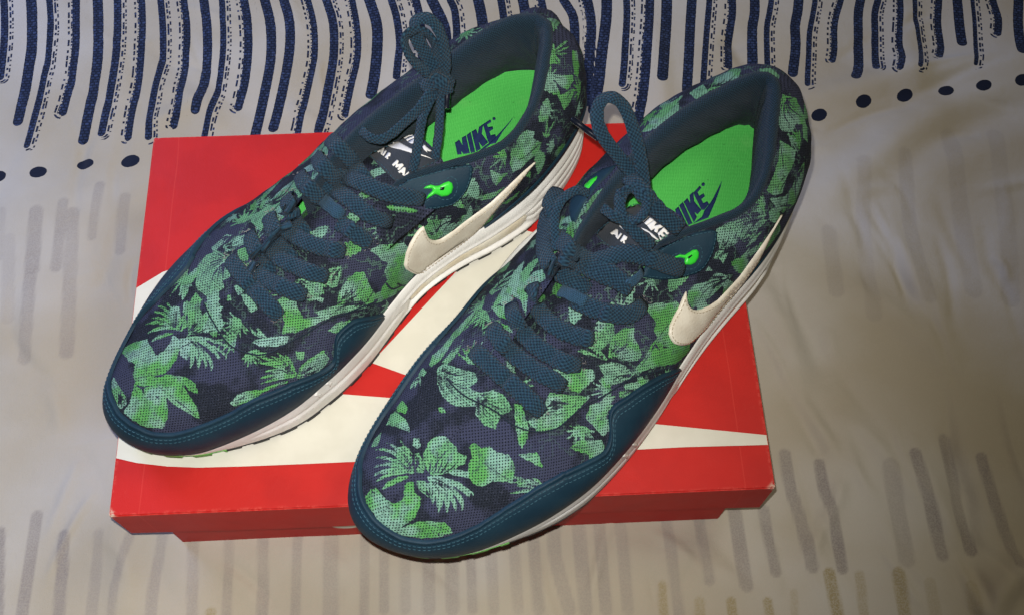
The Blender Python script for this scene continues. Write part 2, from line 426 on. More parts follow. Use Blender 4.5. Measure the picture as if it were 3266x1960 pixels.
# items: ('p', pale, vein, polygon) filled leaf; ('b', pale, width, hub, ctrl, tip) frond blade; ('c', width, points) dark line cut through a leaf
def fan(key, x0, y0, sc, hub, tips, pale=0.1):
    for tx, ty, cx_, cy_, wd in tips: PRINT[key].append((x0, y0, sc, 'b', pale, wd, hub, (cx_, cy_), (tx, ty)))
    for p, q in zip(tips[:-1], tips[1:]):                   # dark lines between neighbouring blades, out of the hub
        m = [((p[k] + q[k]) / 2) for k in range(4)]
        if math.hypot(p[0] - q[0], p[1] - q[1]) < 130:
            PRINT[key].append((x0, y0, sc, 'c', 3.4 * sc, [(hub[0] * .8 + m[2] * .2, hub[1] * .8 + m[3] * .2), (m[2], m[3]), (m[0], m[1])]))
leaves('L', 320, 950, 2.968, [
 ('p', 0, 0, [(205,520),(240,460),(330,415),(440,385),(480,460),(525,545),(600,500),(690,430),(750,480),(720,580),(650,670),(600,720),(700,730),(820,750),(900,810),(930,910),(880,890),(800,850),(850,930),(910,1020),(940,1140),(860,1100),(700,1010),(625,940),(635,1040),(640,1110),(600,1230),(420,1220),(300,1150),(210,1080),(270,1000),(300,900),(330,800),(310,710),(330,620),(270,600),(250,560)]),
 ('p', 0.2, 1, [(125,740),(150,790),(190,850),(240,930),(250,1010),(190,1050),(150,980),(110,880),(105,800)]),
 ('p', 0.3, 0, [(780,130),(790,40),(820,20),(850,60),(850,120),(810,170)]),
 ('p', 0.4, 1, [(860,130),(900,90),(950,100),(960,190),(990,250),(1000,290),(900,340),(830,350),(840,250)]),
 ('p', 0, 1, [(1000,310),(1110,290),(1100,370),(1060,360)]),
 ('p', 0.9, 0, [(690,340),(740,390),(830,370),(900,400),(860,480),(820,590),(760,540),(740,470),(640,500),(610,500),(660,420)]),
 ('p', 0.2, 0, [(640,150),(700,60),(750,90),(760,200),(800,140),(825,260),(760,320),(700,240)]),
 ('p', 0, 0, [(1235,990),(1290,930),(1380,890),(1484,865),(1500,925),(1400,980),(1280,1010)]),
 ('c', 20, [(340,820),(400,850),(450,830),(535,845)]), ('c', 20, [(520,740),(600,725),(640,690)]), ('c', 22, [(400,850),(415,905)]), ('c', 26, [(530,935),(555,940)]), ('c', 20, [(800,830),(850,920)]),
 ('c', 14, [(750,310),(790,200),(800,110)]), ('c', 14, [(900,345),(990,330),(1060,380),(1120,440)])])
fan('L', 320, 950, 2.968, (735,300), [(590,30,700,60,22),(530,70,680,90,26),(500,130,640,120,28),(480,190,620,170,30),(430,250,600,190,34),(445,335,580,250,30)])
fan('L', 320, 950, 2.968, (690,335), [(480,412,560,350,30)])
fan('L', 320, 950, 2.968, (820,365), [(1135,590,1070,420,46),(1050,690,1100,570,34),(995,670,1030,560,30),(925,675,970,520,50),(850,660,900,500,50),(1250,490,1090,370,26),(820,590,845,480,36),(1185,580,1240,500,22)], 0.55)
leaves('L', 600, 800, 2.473, [
 ('p', 0, 0, [(330,1200),(390,1130),(500,1095),(590,1090),(640,1060),(800,1015),(790,1030),(600,1110),(480,1180),(370,1220)]),
 ('p', 0.1, 1, [(920,880),(1000,820),(1070,780),(1110,850),(1100,880),(1030,950),(920,1000),(860,1000),(880,920)]),
 ('p', 0.3, 0, [(850,790),(920,790),(905,860),(860,860)]),
 ('p', 0.9, 0, [(510,720),(600,690),(700,670),(800,670),(780,720),(700,750),(560,750)]), ('p', 0.2, 0, [(530,790),(620,800),(610,825),(540,825)]),
 ('p', 0, 0, [(690,400),(740,365),(850,380),(870,460),(910,530),(1000,520),(1100,500),(1110,530),(950,600),(850,640),(740,650),(760,560),(740,480)]),
 ('p', 0.4, 1, [(1110,140),(1200,120),(1210,170),(1170,280),(1130,300),(1080,250)]),
 ('p', 0.05, 1, [(1180,380),(1210,290),(1260,220),(1330,170),(1390,170),(1420,250),(1470,330),(1490,370),(1400,400),(1280,430),(1180,430)]),
 ('p', 0, 0, [(1430,0),(1560,0),(1731,0),(1700,140),(1700,220),(1731,280),(1640,340),(1560,380),(1480,420),(1500,380),(1530,290),(1570,230),(1550,160),(1580,90),(1520,50)]),
 ('p', 0, 0, [(1100,630),(1180,560),(1270,545),(1290,560),(1230,620),(1160,650)]),
 ('p', 0.6, 0, [(420,340),(460,335),(520,400),(555,460),(500,485),(450,430)]), ('p', 0, 0, [(365,270),(400,265),(440,320),(400,350),(370,310)]), ('p', 0, 0, [(305,350),(335,340),(340,390),(310,395)]),
 ('p', 0.5, 1, [(80,110),(140,40),(220,0),(330,30),(310,120),(340,200),(270,240),(290,290),(210,340),(230,380),(150,360),(70,300),(60,250)]),
 ('p', 0.2, 0, [(0,420),(60,330),(110,380),(90,450),(100,520),(140,600),(210,640),(60,650),(0,640)]),
 ('p', 0.3, 0, [(650,110),(700,105),(770,210),(720,190)]), ('p', 0.5, 1, [(860,220),(960,230),(1060,290),(1050,350),(930,370),(930,310)]),
 ('p', 0.5, 1, [(1130,440),(1300,420),(1440,400),(1400,450),(1200,490),(1060,540),(1000,480)]), ('p', 0.2, 0, [(930,380),(1010,355),(1070,375),(1060,410),(1010,385),(950,400)]),
 ('c', 18, [(1560,250),(1610,300),(1700,270)]), ('c', 12, [(1110,400),(1130,300),(1160,200)]), ('c', 12, [(1300,420),(1290,330),(1310,250)])])
fan('L', 600, 800, 2.473, (850,990), [(550,1010,700,950,28),(600,950,720,920,26),(550,880,720,880,28),(570,840,720,860,26),(640,820,760,860,26),(700,800,790,870,24),(740,790,830,880,22),(570,1045,720,990,22)])
fan('L', 600, 800, 2.473, (640,690), [(488,600,520,670,24),(530,585,560,650,22),(500,720,560,700,22)], 0.5)
leaves('L', 600, 400, 2.473, [
 ('p', 0.7, 1, [(190,960),(300,860),(350,860),(260,950),(190,1000)]), ('p', 0.4, 0, [(490,720),(640,630),(740,600),(750,690),(640,690),(600,800),(560,830),(500,760)]),
 ('p', 0.4, 1, [(600,640),(740,500),(850,420),(860,480),(760,580),(640,640)]), ('p', 0.4, 0, [(840,480),(900,560),(870,570),(840,520)]), ('p', 0.9, 0, [(890,350),(1000,290),(1000,350),(930,370)]),
 ('p', 0.5, 0, [(1060,190),(1110,120),(1100,240),(1040,240)]), ('p', 0.7, 1, [(270,960),(380,880),(460,860),(470,920),(400,960),(300,1000)]), ('p', 0.2, 0, [(700,690),(760,720),(730,790),(710,760)]),
 ('p', 0.2, 1, [(385,980),(450,960),(480,1020),(480,1110),(440,1110),(400,1060)])])
leaves('L', 1150, 450, 2.473, [
 ('p', 0, 0, [(75,860),(150,820),(270,815),(340,800),(400,860),(400,920),(400,1000),(430,1045),(480,1060),(400,1130),(330,1170),(230,1200),(150,1230),(60,1290),(0,1330),(30,1270),(110,1210),(200,1160),(240,1110),(190,1040),(215,960),(150,930),(130,890)]),
 ('p', 0.2, 1, [(500,680),(560,620),(650,620),(720,580),(700,660),(830,590),(780,650),(690,740),(600,780),(530,770)]),
 ('p', 0.15, 0, [(1190,60),(1260,45),(1350,10),(1430,10),(1400,90),(1330,150),(1260,220),(1200,250),(1180,180)]),
 ('p', 0, 0, [(1025,230),(1100,260),(1160,255),(1110,310),(1070,355),(1035,300)]), ('p', 0.1, 0, [(920,440),(1000,420),(1060,400),(1130,370),(1050,450),(960,470)]), ('p', 0, 0, [(1290,270),(1340,230),(1340,290)]),
 ('p', 0.1, 0, [(720,800),(900,690),(1050,580),(1040,620),(880,730),(740,830)]), ('p', 0.1, 0, [(1120,490),(1200,440),(1250,400),(1230,440),(1150,500)]),
 ('p', 0, 0, [(205,515),(240,505),(460,540),(440,570),(230,545)]), ('p', 0, 0, [(1540,90),(1600,10),(1570,60)]), ('p', 0, 0, [(770,480),(820,410),(830,420),(790,470)]),
 ('c', 16, [(290,1120),(330,1140),(390,1130)])])
fan('L', 1150, 450, 2.473, (600,740), [(400,655,500,680,22),(350,705,480,710,18),(320,750,470,735,18),(520,600,560,660,22),(600,575,600,650,20),(700,570,660,650,24),(835,575,740,660,30)], 0.3)
leaves('L', 1450, 0, 3.298, [
 ('p', 0.2, 0, [(250,260),(400,150),(560,95),(570,150),(440,240),(300,300)]), ('p', 0.6, 0, [(190,385),(260,320),(320,300),(260,350)]),
 ('p', 0.1, 0, [(1005,600),(1020,520),(1080,510),(1060,570),(1110,640),(1100,680),(1000,670)]), ('p', 0.1, 0, [(1030,800),(1150,790),(1240,790),(1250,850),(1190,950),(1110,910),(1070,860)]),
 ('p', 0.1, 0, [(1080,1000),(1150,990),(1250,920),(1250,990),(1200,1100),(1150,1160),(1110,1060)]), ('p', 0, 0, [(1240,530),(1290,540),(1310,700),(1300,820),(1260,780),(1240,640)])])
fan('L', 1450, 0, 3.298, (1040,560), [(1190,430,1120,470,26),(1200,490,1130,530,24),(1190,560,1120,580,20),(1050,440,1030,500,20)], 0.2)
fan('L', 1450, 0, 3.298, (960,1450), [(985,1235,960,1340,20),(925,1380,930,1420,16),(1060,1260,1010,1350,14),(1000,1400,990,1420,26)], 0.2)

leaves('R', 1100, 1300, 2.968, [
 ('p', 0, 0, [(195,830),(240,770),(300,755),(330,800),(400,870),(470,915),(550,860),(560,780),(580,700),(650,700),(660,790),(730,850),(700,950),(670,1020),(640,1060),(560,1100),(620,1095),(700,1070),(850,1070),(940,1080),(1000,1140),(1020,1180),(920,1215),(750,1230),(560,1210),(420,1150),(310,1060),(240,950),(200,890)]),
 ('p', 0.3, 1, [(480,370),(560,350),(620,390),(640,480),(660,600),(560,560),(500,470)]), ('p', 0.7, 0, [(640,350),(650,280),(700,290),(725,350),(680,390)]), ('p', 0.3, 1, [(660,430),(700,420),(760,560),(740,620),(670,600)]),
 ('p', 0.25, 0, [(740,430),(790,330),(850,270),(930,255),(990,310),(1050,360),(1070,420),(1150,460),(1140,520),(1060,560),(960,620),(850,640),(800,620),(760,540)]),
 ('p', 0.8, 0, [(780,650),(900,640),(1050,690),(1120,760),(1000,790),(900,780),(840,740)]), ('p', 0.7, 0, [(960,600),(1060,580),(1180,600),(1170,660),(1050,640)]),
 ('p', 0.4, 1, [(680,690),(760,690),(830,760),(820,860),(740,800),(690,760)]),
 ('p', 0, 0, [(1180,370),(1210,320),(1290,380),(1370,360),(1430,410),(1550,440),(1600,520),(1610,590),(1580,700),(1400,690),(1310,740),(1220,720),(1170,640),(1170,520),(1210,470)]),
 ('p', 0.3, 0, [(390,160),(430,70),(470,30),(560,90),(600,160),(615,220),(540,200),(460,160)]), ('p', 0.4, 0, [(250,370),(280,290),(345,230),(330,300),(300,360)]), ('p', 0, 0, [(480,0),(600,0),(570,50),(510,40)]),
 ('p', 0, 0, [(1640,440),(1781,430),(1781,520),(1700,480)]),
 ('c', 18, [(545,1125),(600,1095),(650,1060)]), ('c', 20, [(880,1180),(900,1215)]), ('c', 20, [(250,780),(300,820)]),
 ('c', 13, [(800,620),(810,540),(820,470)]), ('c', 13, [(840,620),(870,540),(880,390)]), ('c', 13, [(870,620),(910,540),(940,430)]), ('c', 13, [(900,620),(960,540),(1000,420)]), ('c', 13, [(930,620),(1020,560),(1080,480)]), ('c', 24, [(640,650),(720,640),(790,630)]), ('c', 18, [(660,600),(690,500),(650,400)]),
 ('c', 14, [(840,660),(960,720),(1010,800)]), ('c', 12, [(960,640),(1080,690),(1160,760)])])
fan('R', 1100, 1300, 2.968, (650,610), [(285,395,450,350,26),(390,325,520,350,26),(520,305,600,380,26),(285,470,450,440,30),(270,560,450,480,34),(265,645,440,530,34),(280,705,430,590,30)], 0.35)
fan('R', 1100, 1300, 2.968, (600,650), [(355,765,450,680,44)], 0.1)
fan('R', 1100, 1300, 2.968, (800,670), [(1185,855,1130,690,60),(1105,980,1160,800,46),(1050,985,1060,800,42),(965,985,1000,790,60),(885,990,930,800,64),(830,910,850,780,40),(1215,840,1240,750,22)], 0.65)
fan('R', 1100, 1300, 2.968, (1790,760), [(1560,710,1660,680,22),(1580,660,1680,640,20),(1570,800,1680,790,24),(1600,735,1690,730,18)], 0.2)
leaves('R', 1200, 850, 2.473, [
 ('p', 0.6, 1, [(480,800),(540,760),(640,800),(780,830),(800,900),(740,950),(820,1000),(780,1100),(720,1100),(620,1100),(560,1060),(510,1000),(480,920)]),
 ('p', 0.3, 1, [(800,1000),(920,970),(1010,1010),(1080,1130),(980,1170),(940,1280),(850,1250),(780,1150)]),
 ('p', 0.2, 0, [(420,770),(440,700),(530,620),(600,530),(680,440),(760,360),(800,350),(780,410),(700,500),(620,560),(560,660),(500,740),(430,790)]),
 ('p', 0, 0, [(900,310),(1040,310),(1050,420),(960,390)]), ('p', 0.1, 0, [(1090,160),(1180,100),(1250,40),(1310,20),(1340,90),(1390,140),(1340,250),(1290,130),(1200,190),(1220,380),(1180,390),(1140,260),(1080,230)]),
 ('p', 0, 0, [(990,450),(1040,460),(1080,520),(1020,500)]), ('p', 0, 0, [(1150,720),(1200,715),(1245,770),(1190,755)]), ('p', 0, 0, [(490,1110),(530,1110),(555,1155),(500,1145)]),
 ('p', 0, 0, [(1090,1080),(1150,1090),(1200,1260),(1190,1350),(1150,1430),(1120,1380),(1100,1250)]),
 ('p', 0.2, 1, [(1320,1110),(1370,1060),(1484,1050),(1484,1190),(1400,1250),(1270,1300),(1200,1220),(1250,1180)]), ('p', 0.7, 0, [(1380,830),(1440,770),(1484,790),(1484,880)]),
 ('p', 0.1, 0, [(160,1110),(200,1050),(250,1110),(240,1140),(180,1130)]), ('p', 0.3, 0, [(80,1240),(140,1150),(200,1180),(250,1240),(260,1300),(180,1260)]),
 ('p', 0.4, 1, [(890,200),(980,110),(1010,50),(1000,150),(910,230)]), ('p', 0.4, 1, [(520,750),(600,650),(690,570),(640,680),(560,770)]), ('p', 0.5, 0, [(330,850),(370,790),(395,830),(380,860)])])
fan('R', 1200, 850, 2.473, (920,190), [(1090,65,1000,110,16),(1080,100,1000,150,16),(1060,130,1000,170,14),(1090,20,1000,70,16)], 0.6)
fan('R', 1200, 850, 2.473, (340,870), [(270,970,290,900,18),(300,960,320,900,16),(350,940,345,900,16)], 0.6)
leaves('R', 1600, 1000, 2.473, [
 ('p', 0, 0, [(390,460),(440,400),(520,420),(640,430),(720,440),(740,500),(680,560),(620,620),(540,600),(500,540)]),
 ('p', 0.15, 0, [(340,700),(380,620),(520,640),(700,650),(640,720),(520,830),(440,900),(300,930),(220,880),(330,850)]),
 ('p', 0.3, 1, [(660,60),(720,50),(880,80),(890,170),(800,280),(740,300),(720,230),(750,150)]), ('p', 0.1, 1, [(840,340),(850,240),(900,150),(960,110),(1050,110),(1040,180),(1080,250),(1110,320),(1070,370),(960,370)]),
 ('p', 0.6, 1, [(760,400),(860,380),(960,400),(1060,470),(990,520),(890,560),(820,560),(800,470)]),
 ('p', 0, 0, [(1180,0),(1340,0),(1320,130),(1360,230),(1484,240),(1484,290),(1380,390),(1200,420),(1050,480),(1050,440),(1130,350),(1170,260),(1230,180),(1200,140),(1220,80)]),
 ('p', 0, 0, [(660,820),(700,720),(800,680),(900,640),(860,720),(820,820),(830,960),(790,960),(720,880)]), ('p', 0, 0, [(540,1050),(620,1000),(790,990),(810,1050),(770,1120),(690,1140),(680,1100),(580,1080)]),
 ('p', 0.2, 1, [(920,610),(1080,600),(1000,650),(930,660)]), ('p', 0.6, 0, [(960,560),(1160,515),(1170,545),(1060,600),(980,600)]), ('p', 0, 0, [(120,1110),(280,1090),(330,1215),(260,1190),(200,1130)]),
 ('c', 26, [(390,690),(470,700),(540,710)]), ('c', 22, [(400,690),(440,760)]), ('c', 20, [(1210,240),(1250,290)]), ('c', 16, [(1270,260),(1340,270)]), ('c', 24, [(560,240),(700,290),(820,370)])])
fan('R', 1600, 1000, 2.473, (830,360), [(590,290,700,290,40),(620,230,740,260,34)], 0.3)
fan('R', 1600, 1000, 2.473, (340,1370), [(80,1330,200,1310,20),(130,1310,230,1290,18),(60,1412,200,1400,20),(230,1290,290,1310,20)], 0.3)
leaves('R', 1950, 650, 2.474, [
 ('p', 0, 0, [(265,810),(360,780),(470,780),(520,760),(560,870),(550,960),(570,1050),(600,1080),(640,1090),(640,1150),(500,1220),(250,1250),(290,1170),(380,1080),(340,1000),(360,930),(310,880)]),
 ('p', 0.1, 1, [(600,700),(650,640),(760,610),(830,540),(900,560),(960,560),(880,640),(800,720),(700,800),(640,820),(600,770)]),
 ('p', 0.55, 1, [(830,200),(960,130),(1050,90),(1180,70),(1150,130),(1250,120),(1150,200),(1050,240),(1100,250),(950,340),(880,470),(860,440),(800,440),(850,340)]),
 ('p', 0, 0, [(740,530),(770,490),(800,530)]), ('p', 0.1, 1, [(1240,60),(1330,0),(1460,0),(1400,130),(1330,220),(1250,330),(1200,380),(1230,280),(1300,160),(1250,130)]), ('p', 0.1, 0, [(950,660),(1050,560),(1180,420),(1170,460),(1050,600),(960,700)]),
 ('p', 0.1, 0, [(860,780),(940,690),(930,730),(880,800)]), ('p', 0.3, 1, [(1080,380),(1180,300),(1220,250),(1180,340),(1100,420)])])
leaves('R', 2000, 180, 2.473, [
 ('p', 0.2, 0, [(110,600),(260,430),(440,300),(430,330),(290,480),(180,590)]), ('p', 0.5, 0, [(200,570),(350,420),(400,370),(410,430),(300,530),(220,575)]), ('p', 0.5, 0, [(490,290),(600,220),(640,280),(560,350)]),
 ('p', 0.2, 1, [(640,270),(700,170),(830,100),(900,100),(870,180),(760,250)]), ('p', 0.4, 0, [(1040,100),(1130,90),(1210,150),(1180,190),(1060,150)]),
 ('p', 0.1, 1, [(1200,400),(1230,300),(1330,330),(1380,430),(1390,540),(1340,530),(1300,600),(1220,590),(1190,500)]), ('p', 0.2, 0, [(1210,660),(1330,740),(1320,830),(1260,960),(1230,1080),(1150,1100),(1100,1060),(1150,950),(1190,830)]),
 ('p', 0.15, 1, [(1120,1120),(1250,1100),(1300,1030),(1350,900),(1400,830),(1390,950),(1330,1150),(1250,1240),(1180,1200)]), ('p', 0.6, 1, [(700,1380),(850,1260),(1050,1190),(1100,1250),(980,1380),(850,1450),(720,1484)]),
 ('p', 0.3, 0, [(1380,430),(1420,560),(1425,680),(1390,640)]), ('c', 18, [(1110,1080),(1180,1110),(1250,1060)])])

# ------------------------------------------------------------------ conforming pieces
def sdf2(P, poly):
    """signed distance of points P (n,2) to a polygon, positive inside"""
    P = np.asarray(P, float); A = np.asarray(poly, float); B = np.roll(A, -1, 0)
    d2 = np.full(len(P), 1e18); ins = np.zeros(len(P), bool)
    for a, b in zip(A, B):
        e = b - a; w_ = P - a
        t = np.clip((w_ @ e) / max(e @ e, 1e-12), 0, 1)
        d2 = np.minimum(d2, ((w_ - t[:, None] * e) ** 2).sum(1))
        if a[1] != b[1]:
            c = ((a[1] > P[:, 1]) != (b[1] > P[:, 1])) & (P[:, 0] < (b[0] - a[0]) * (P[:, 1] - a[1]) / (b[1] - a[1]) + a[0])
            ins ^= c
    d = np.sqrt(d2)
    return np.where(ins, d, -d)
def patch(name, poly, bvh, S, parent, mat, off=1.2, puff=0.5, edge=10.0, step=7.0, round_=False, skirt=1.2, lift=None, uvscale=1.0):
    """a sheet of material lying on a real surface: outline traced, every point dropped on the surface and raised along its normal (mm)"""
    poly = np.asarray([p[:2] for p in poly], float)
    if round_: poly = catmull(poly, max(12, int(len(densify(poly, step)))), True)
    else: poly = densify(poly, step)
    x0, y0 = poly.min(0); x1, y1 = poly.max(0)
    gx, gy = np.meshgrid(np.arange(x0, x1, step), np.arange(y0, y1, step)); gx[1::2] += step / 2
    g = np.stack([gx.ravel(), gy.ravel()], 1)
    sd = sdf2(g, poly); g = g[sd > step * 0.55]
    pts = np.vstack([poly, g]); nb = len(poly)
    r = delaunay_2d_cdt([Vector(p) for p in pts], [], [list(range(nb))], 1, 1e-4)
    V2 = np.array([tuple(v) for v in r[0]]); F = [list(f) for f in r[2]]
    sd = np.maximum(sdf2(V2, poly), 0)
    Wp = []; Nn = []; last = None
    for p in V2:
        h, n = cast(bvh, *p)
        if h is None:
            k = bvh.find_nearest(Vector(at_z(p[0], p[1], 0.05) if last is None else last))
            h, n = np.array(k[0]), np.array(k[1])
        last = h; Wp.append(h); Nn.append(n)
    Wp = np.array(Wp); Nn = np.array(Nn)
    dist = np.linalg.norm(Wp - CAM, axis=1); med = np.median(dist); 
    for k_ in np.where(dist > np.minimum(med + 0.045, np.percentile(dist, 80) + 0.02))[0]:
        q = bvh.find_nearest(Vector(CAM + raydir(*V2[k_]) * med)); Wp[k_] = np.array(q[0])
    # smooth the dropped normals a little
    for _ in range(3):
        acc = Nn.copy()
        for f in F:
            m = Nn[f].mean(0)
            for k in f: acc[k] += m
        Nn = acc / np.linalg.norm(acc, axis=1)[:, None]
    hgt = (off + puff * np.sqrt(sstep(0, edge, sd)))[:, None] / 1000
    top = Wp + Nn * hgt
    V = [toshoe(S, p) for p in top]
    # skirt down to the surface
    cnt = {}
    for f in F:
        for a, b in zip(f, f[1:] + f[:1]): cnt[(a, b)] = 1
    bd = [(a, b) for (a, b) in cnt if (b, a) not in cnt]
    low = {}
    for a, b in bd:
        for k in (a, b):
            if k not in low:
                low[k] = len(V); V.append(toshoe(S, Wp[k] - Nn[k] * skirt / 1000))
    for a, b in bd: F.append([b, a, low[a], low[b]])
    o = mesh_obj(name, V, F, mat, parent)
    bm = bmesh.new(); bm.from_mesh(o.data); bmesh.ops.recalc_face_normals(bm, faces=bm.faces); 
    uvl = bm.loops.layers.uv.new("UVMap")
    for f in bm.faces:
        for l in f.loops:
            c = l.vert.co * 1000 * uvscale
            l[uvl].uv = (c.x, c.y)
    bm.to_mesh(o.data); bm.free()
    return o
def toshoe(S, Wp):
    if S is None: return np.asarray(Wp, float)
    return tolocal(S, np.asarray(Wp)) / 1000
def setuv(o, uv):
    l = o.data.uv_layers.new(name="UVMap")
    vi = np.zeros(len(o.data.loops), np.int32); o.data.loops.foreach_get("vertex_index", vi)
    l.data.foreach_set("uv", np.asarray(uv, np.float32)[vi].ravel())

def ribbon(name, C_, Nn, wd, th, S, parent, mat, n=40, seg=12, taper=(1, 1), twist=None):
    """flat woven lace: centre points C_ (world), face normals Nn, width and thickness in mm"""
    C_ = np.asarray(C_, float)
    P = catmull(np.hstack([C_, np.asarray(Nn, float)]), n, False)
    Cc, Nn = P[:, :3], P[:, 3:]
    tt = np.gradient(Cc, axis=0); tt /= np.linalg.norm(tt, axis=1)[:, None]
    Nn = Nn - (Nn * tt).sum(1)[:, None] * tt; Nn /= np.maximum(np.linalg.norm(Nn, axis=1), 1e-9)[:, None]
    Bn = np.cross(tt, Nn)
    L = np.concatenate([[0], np.cumsum(np.linalg.norm(np.diff(Cc, axis=0), axis=1))]) * 1000
    tp = np.interp(np.linspace(0, 1, n), [0, 0.08, 0.92, 1], [taper[0], 1, 1, taper[1]])
    tp = tp * (1 + 0.05 * np.sin(L * 0.9 + len(name) + C_[0, 0] * 900))
    ph = np.linspace(0, 2 * math.pi, seg, endpoint=False)
    ce, se = np.cos(ph), np.sin(ph)
    ce = np.sign(ce) * np.abs(ce) ** 0.75; se = np.sign(se) * np.abs(se) ** 0.8
    ring = Cc[:, None] + (Bn[:, None] * (ce * wd / 2000)[None, :, None] + Nn[:, None] * (se * th / 2000)[None, :, None]) * tp[:, None, None]
    V = ring.reshape(-1, 3)
    F = [tuple(f) for f in np.stack([(np.arange(n - 1)[:, None] * seg + a) for a in ()], -1)] if False else []
    for i in range(n - 1):
        for j in range(seg):
            k = (j + 1) % seg
            F.append((i * seg + j, i * seg + k, (i + 1) * seg + k, (i + 1) * seg + j))
    F.append(tuple(range(seg))[::-1]); F.append(tuple(range((n - 1) * seg, n * seg)))
    V = np.array([toshoe(S, p) for p in V])
    o = mesh_obj(name, V, F, mat, parent)
    u = np.repeat(L, seg); v = np.tile(ce * wd / 2, n) + np.tile((se < 0) * 31.0, n)
    setuv(o, np.stack([u, v], 1))
    return o
def lace_on(name, pts, bvh, S, parent, wd, th=2.4, h=2.2, n=40, mat=None, end_dip=3.0, taper=(0.8, 0.8)):
    """lace lying on the shoe: traced centre line dropped on the shoe, height h (mm) above it, ends dipping into the eyelets"""
    P = catmull(np.array([p[:2] for p in pts], float), 26, False)
    Wp, Nn = [], []
    for p in P:
        hh, nn = cast(bvh, *p)
        if hh is None: hh, nn = at_z(p[0], p[1], 0.07), np.array([0, 0, 1.0])
        Wp.append(hh); Nn.append(nn)
    Wp = np.array(Wp); Nn = gauss(np.array(Nn), 3.0, False)
    # lift along the viewing ray so the traced line is kept, smoothing the distance
    d = np.linalg.norm(Wp - CAM, axis=1); ds = gauss(d, 2.5, False); ds = np.minimum(ds, d + 0.0005)
    dirs = (Wp - CAM) / d[:, None]
    Wp = CAM + dirs * ds[:, None]
    hp = np.array([p[2] if len(p) > 2 else h for p in pts], float)
    hs = np.interp(np.linspace(0, 1, 26), np.linspace(0, 1, len(hp)), hp)
    e = np.linspace(0, 1, 26)
    dip = end_dip * (np.exp(-(e / 0.05) ** 2) + np.exp(-((1 - e) / 0.05) ** 2))
    Wp = Wp + Nn * ((hs + 0.9 - dip) / 1000)[:, None]
    return ribbon(name, Wp, Nn, wd, th, S, parent, mat or M['lace'], n, taper=taper)
def lace_free(name, pts, S, parent, wd, th=2.4, n=48, tilt=None, mat=None, taper=(1, 1)):
    """lace in the air: (px, py, height z in mm) and how far the flat side is turned away from the photographer"""
    C_ = np.array([at_z(p[0], p[1], p[2] / 1000) for p in pts])
    view = CAM - C_; view /= np.linalg.norm(view, axis=1)[:, None]
    t = np.gradient(C_, axis=0); t /= np.linalg.norm(t, axis=1)[:, None]
    N_ = view - (view * t).sum(1)[:, None] * t; N_ /= np.linalg.norm(N_, axis=1)[:, None]
    B_ = np.cross(t, N_)
    tl = np.radians([p[3] if len(p) > 3 else 0 for p in pts])[:, None]
    N_ = N_ * np.cos(tl) + B_ * np.sin(tl)
    return ribbon(name, C_, N_, wd, th, S, parent, mat or M['lace'], n, taper=taper)
def stitches(name, P, Nn, S, parent, mat, pitch=2.6, ln=1.7, r=0.28, off=0.25):
    """row of thread stitches along world points P"""
    L = np.concatenate([[0], np.cumsum(np.linalg.norm(np.diff(P, axis=0), axis=1))]) * 1000
    V, F = [], []
    for s0 in np.arange(0.5, L[-1] - ln, pitch):
        q = np.array([s0, s0 + ln * 0.5, s0 + ln])
        c = np.stack([np.interp(q, L, P[:, k]) for k in range(3)], 1); nn = np.stack([np.interp(q, L, Nn[:, k]) for k in range(3)], 1)
        nn /= np.linalg.norm(nn, axis=1)[:, None]
        c = c + nn * np.array([off - 0.2, off + 0.1, off - 0.2])[:, None] / 1000
        t = c[2] - c[0]; t /= np.linalg.norm(t); b = np.cross(t, nn[1])
        i0 = len(V)
        for k in range(3):
            for a in range(4):
                V.append(toshoe(S, c[k] + (b * math.cos(a * math.pi / 2) + nn[k] * math.sin(a * math.pi / 2)) * r / 1000))
        for k in range(2):
            for a in range(4):
                F.append((i0 + k * 4 + a, i0 + k * 4 + (a + 1) % 4, i0 + (k + 1) * 4 + (a + 1) % 4, i0 + (k + 1) * 4 + a))
    o = mesh_obj(name, V, F, mat, parent)
    o["kind"] = "stuff"
    return o
def drop_line(pts, bvh, n=120, closed=False):
    P = catmull(np.array([p[:2] for p in pts], float), n, closed)
    Wp, Nn = [], []
    for p in P:
        h, nn = cast(bvh, *p)
        if h is not None: Wp.append(h); Nn.append(nn)
    return np.array(Wp), gauss(np.array(Nn), 2, False)

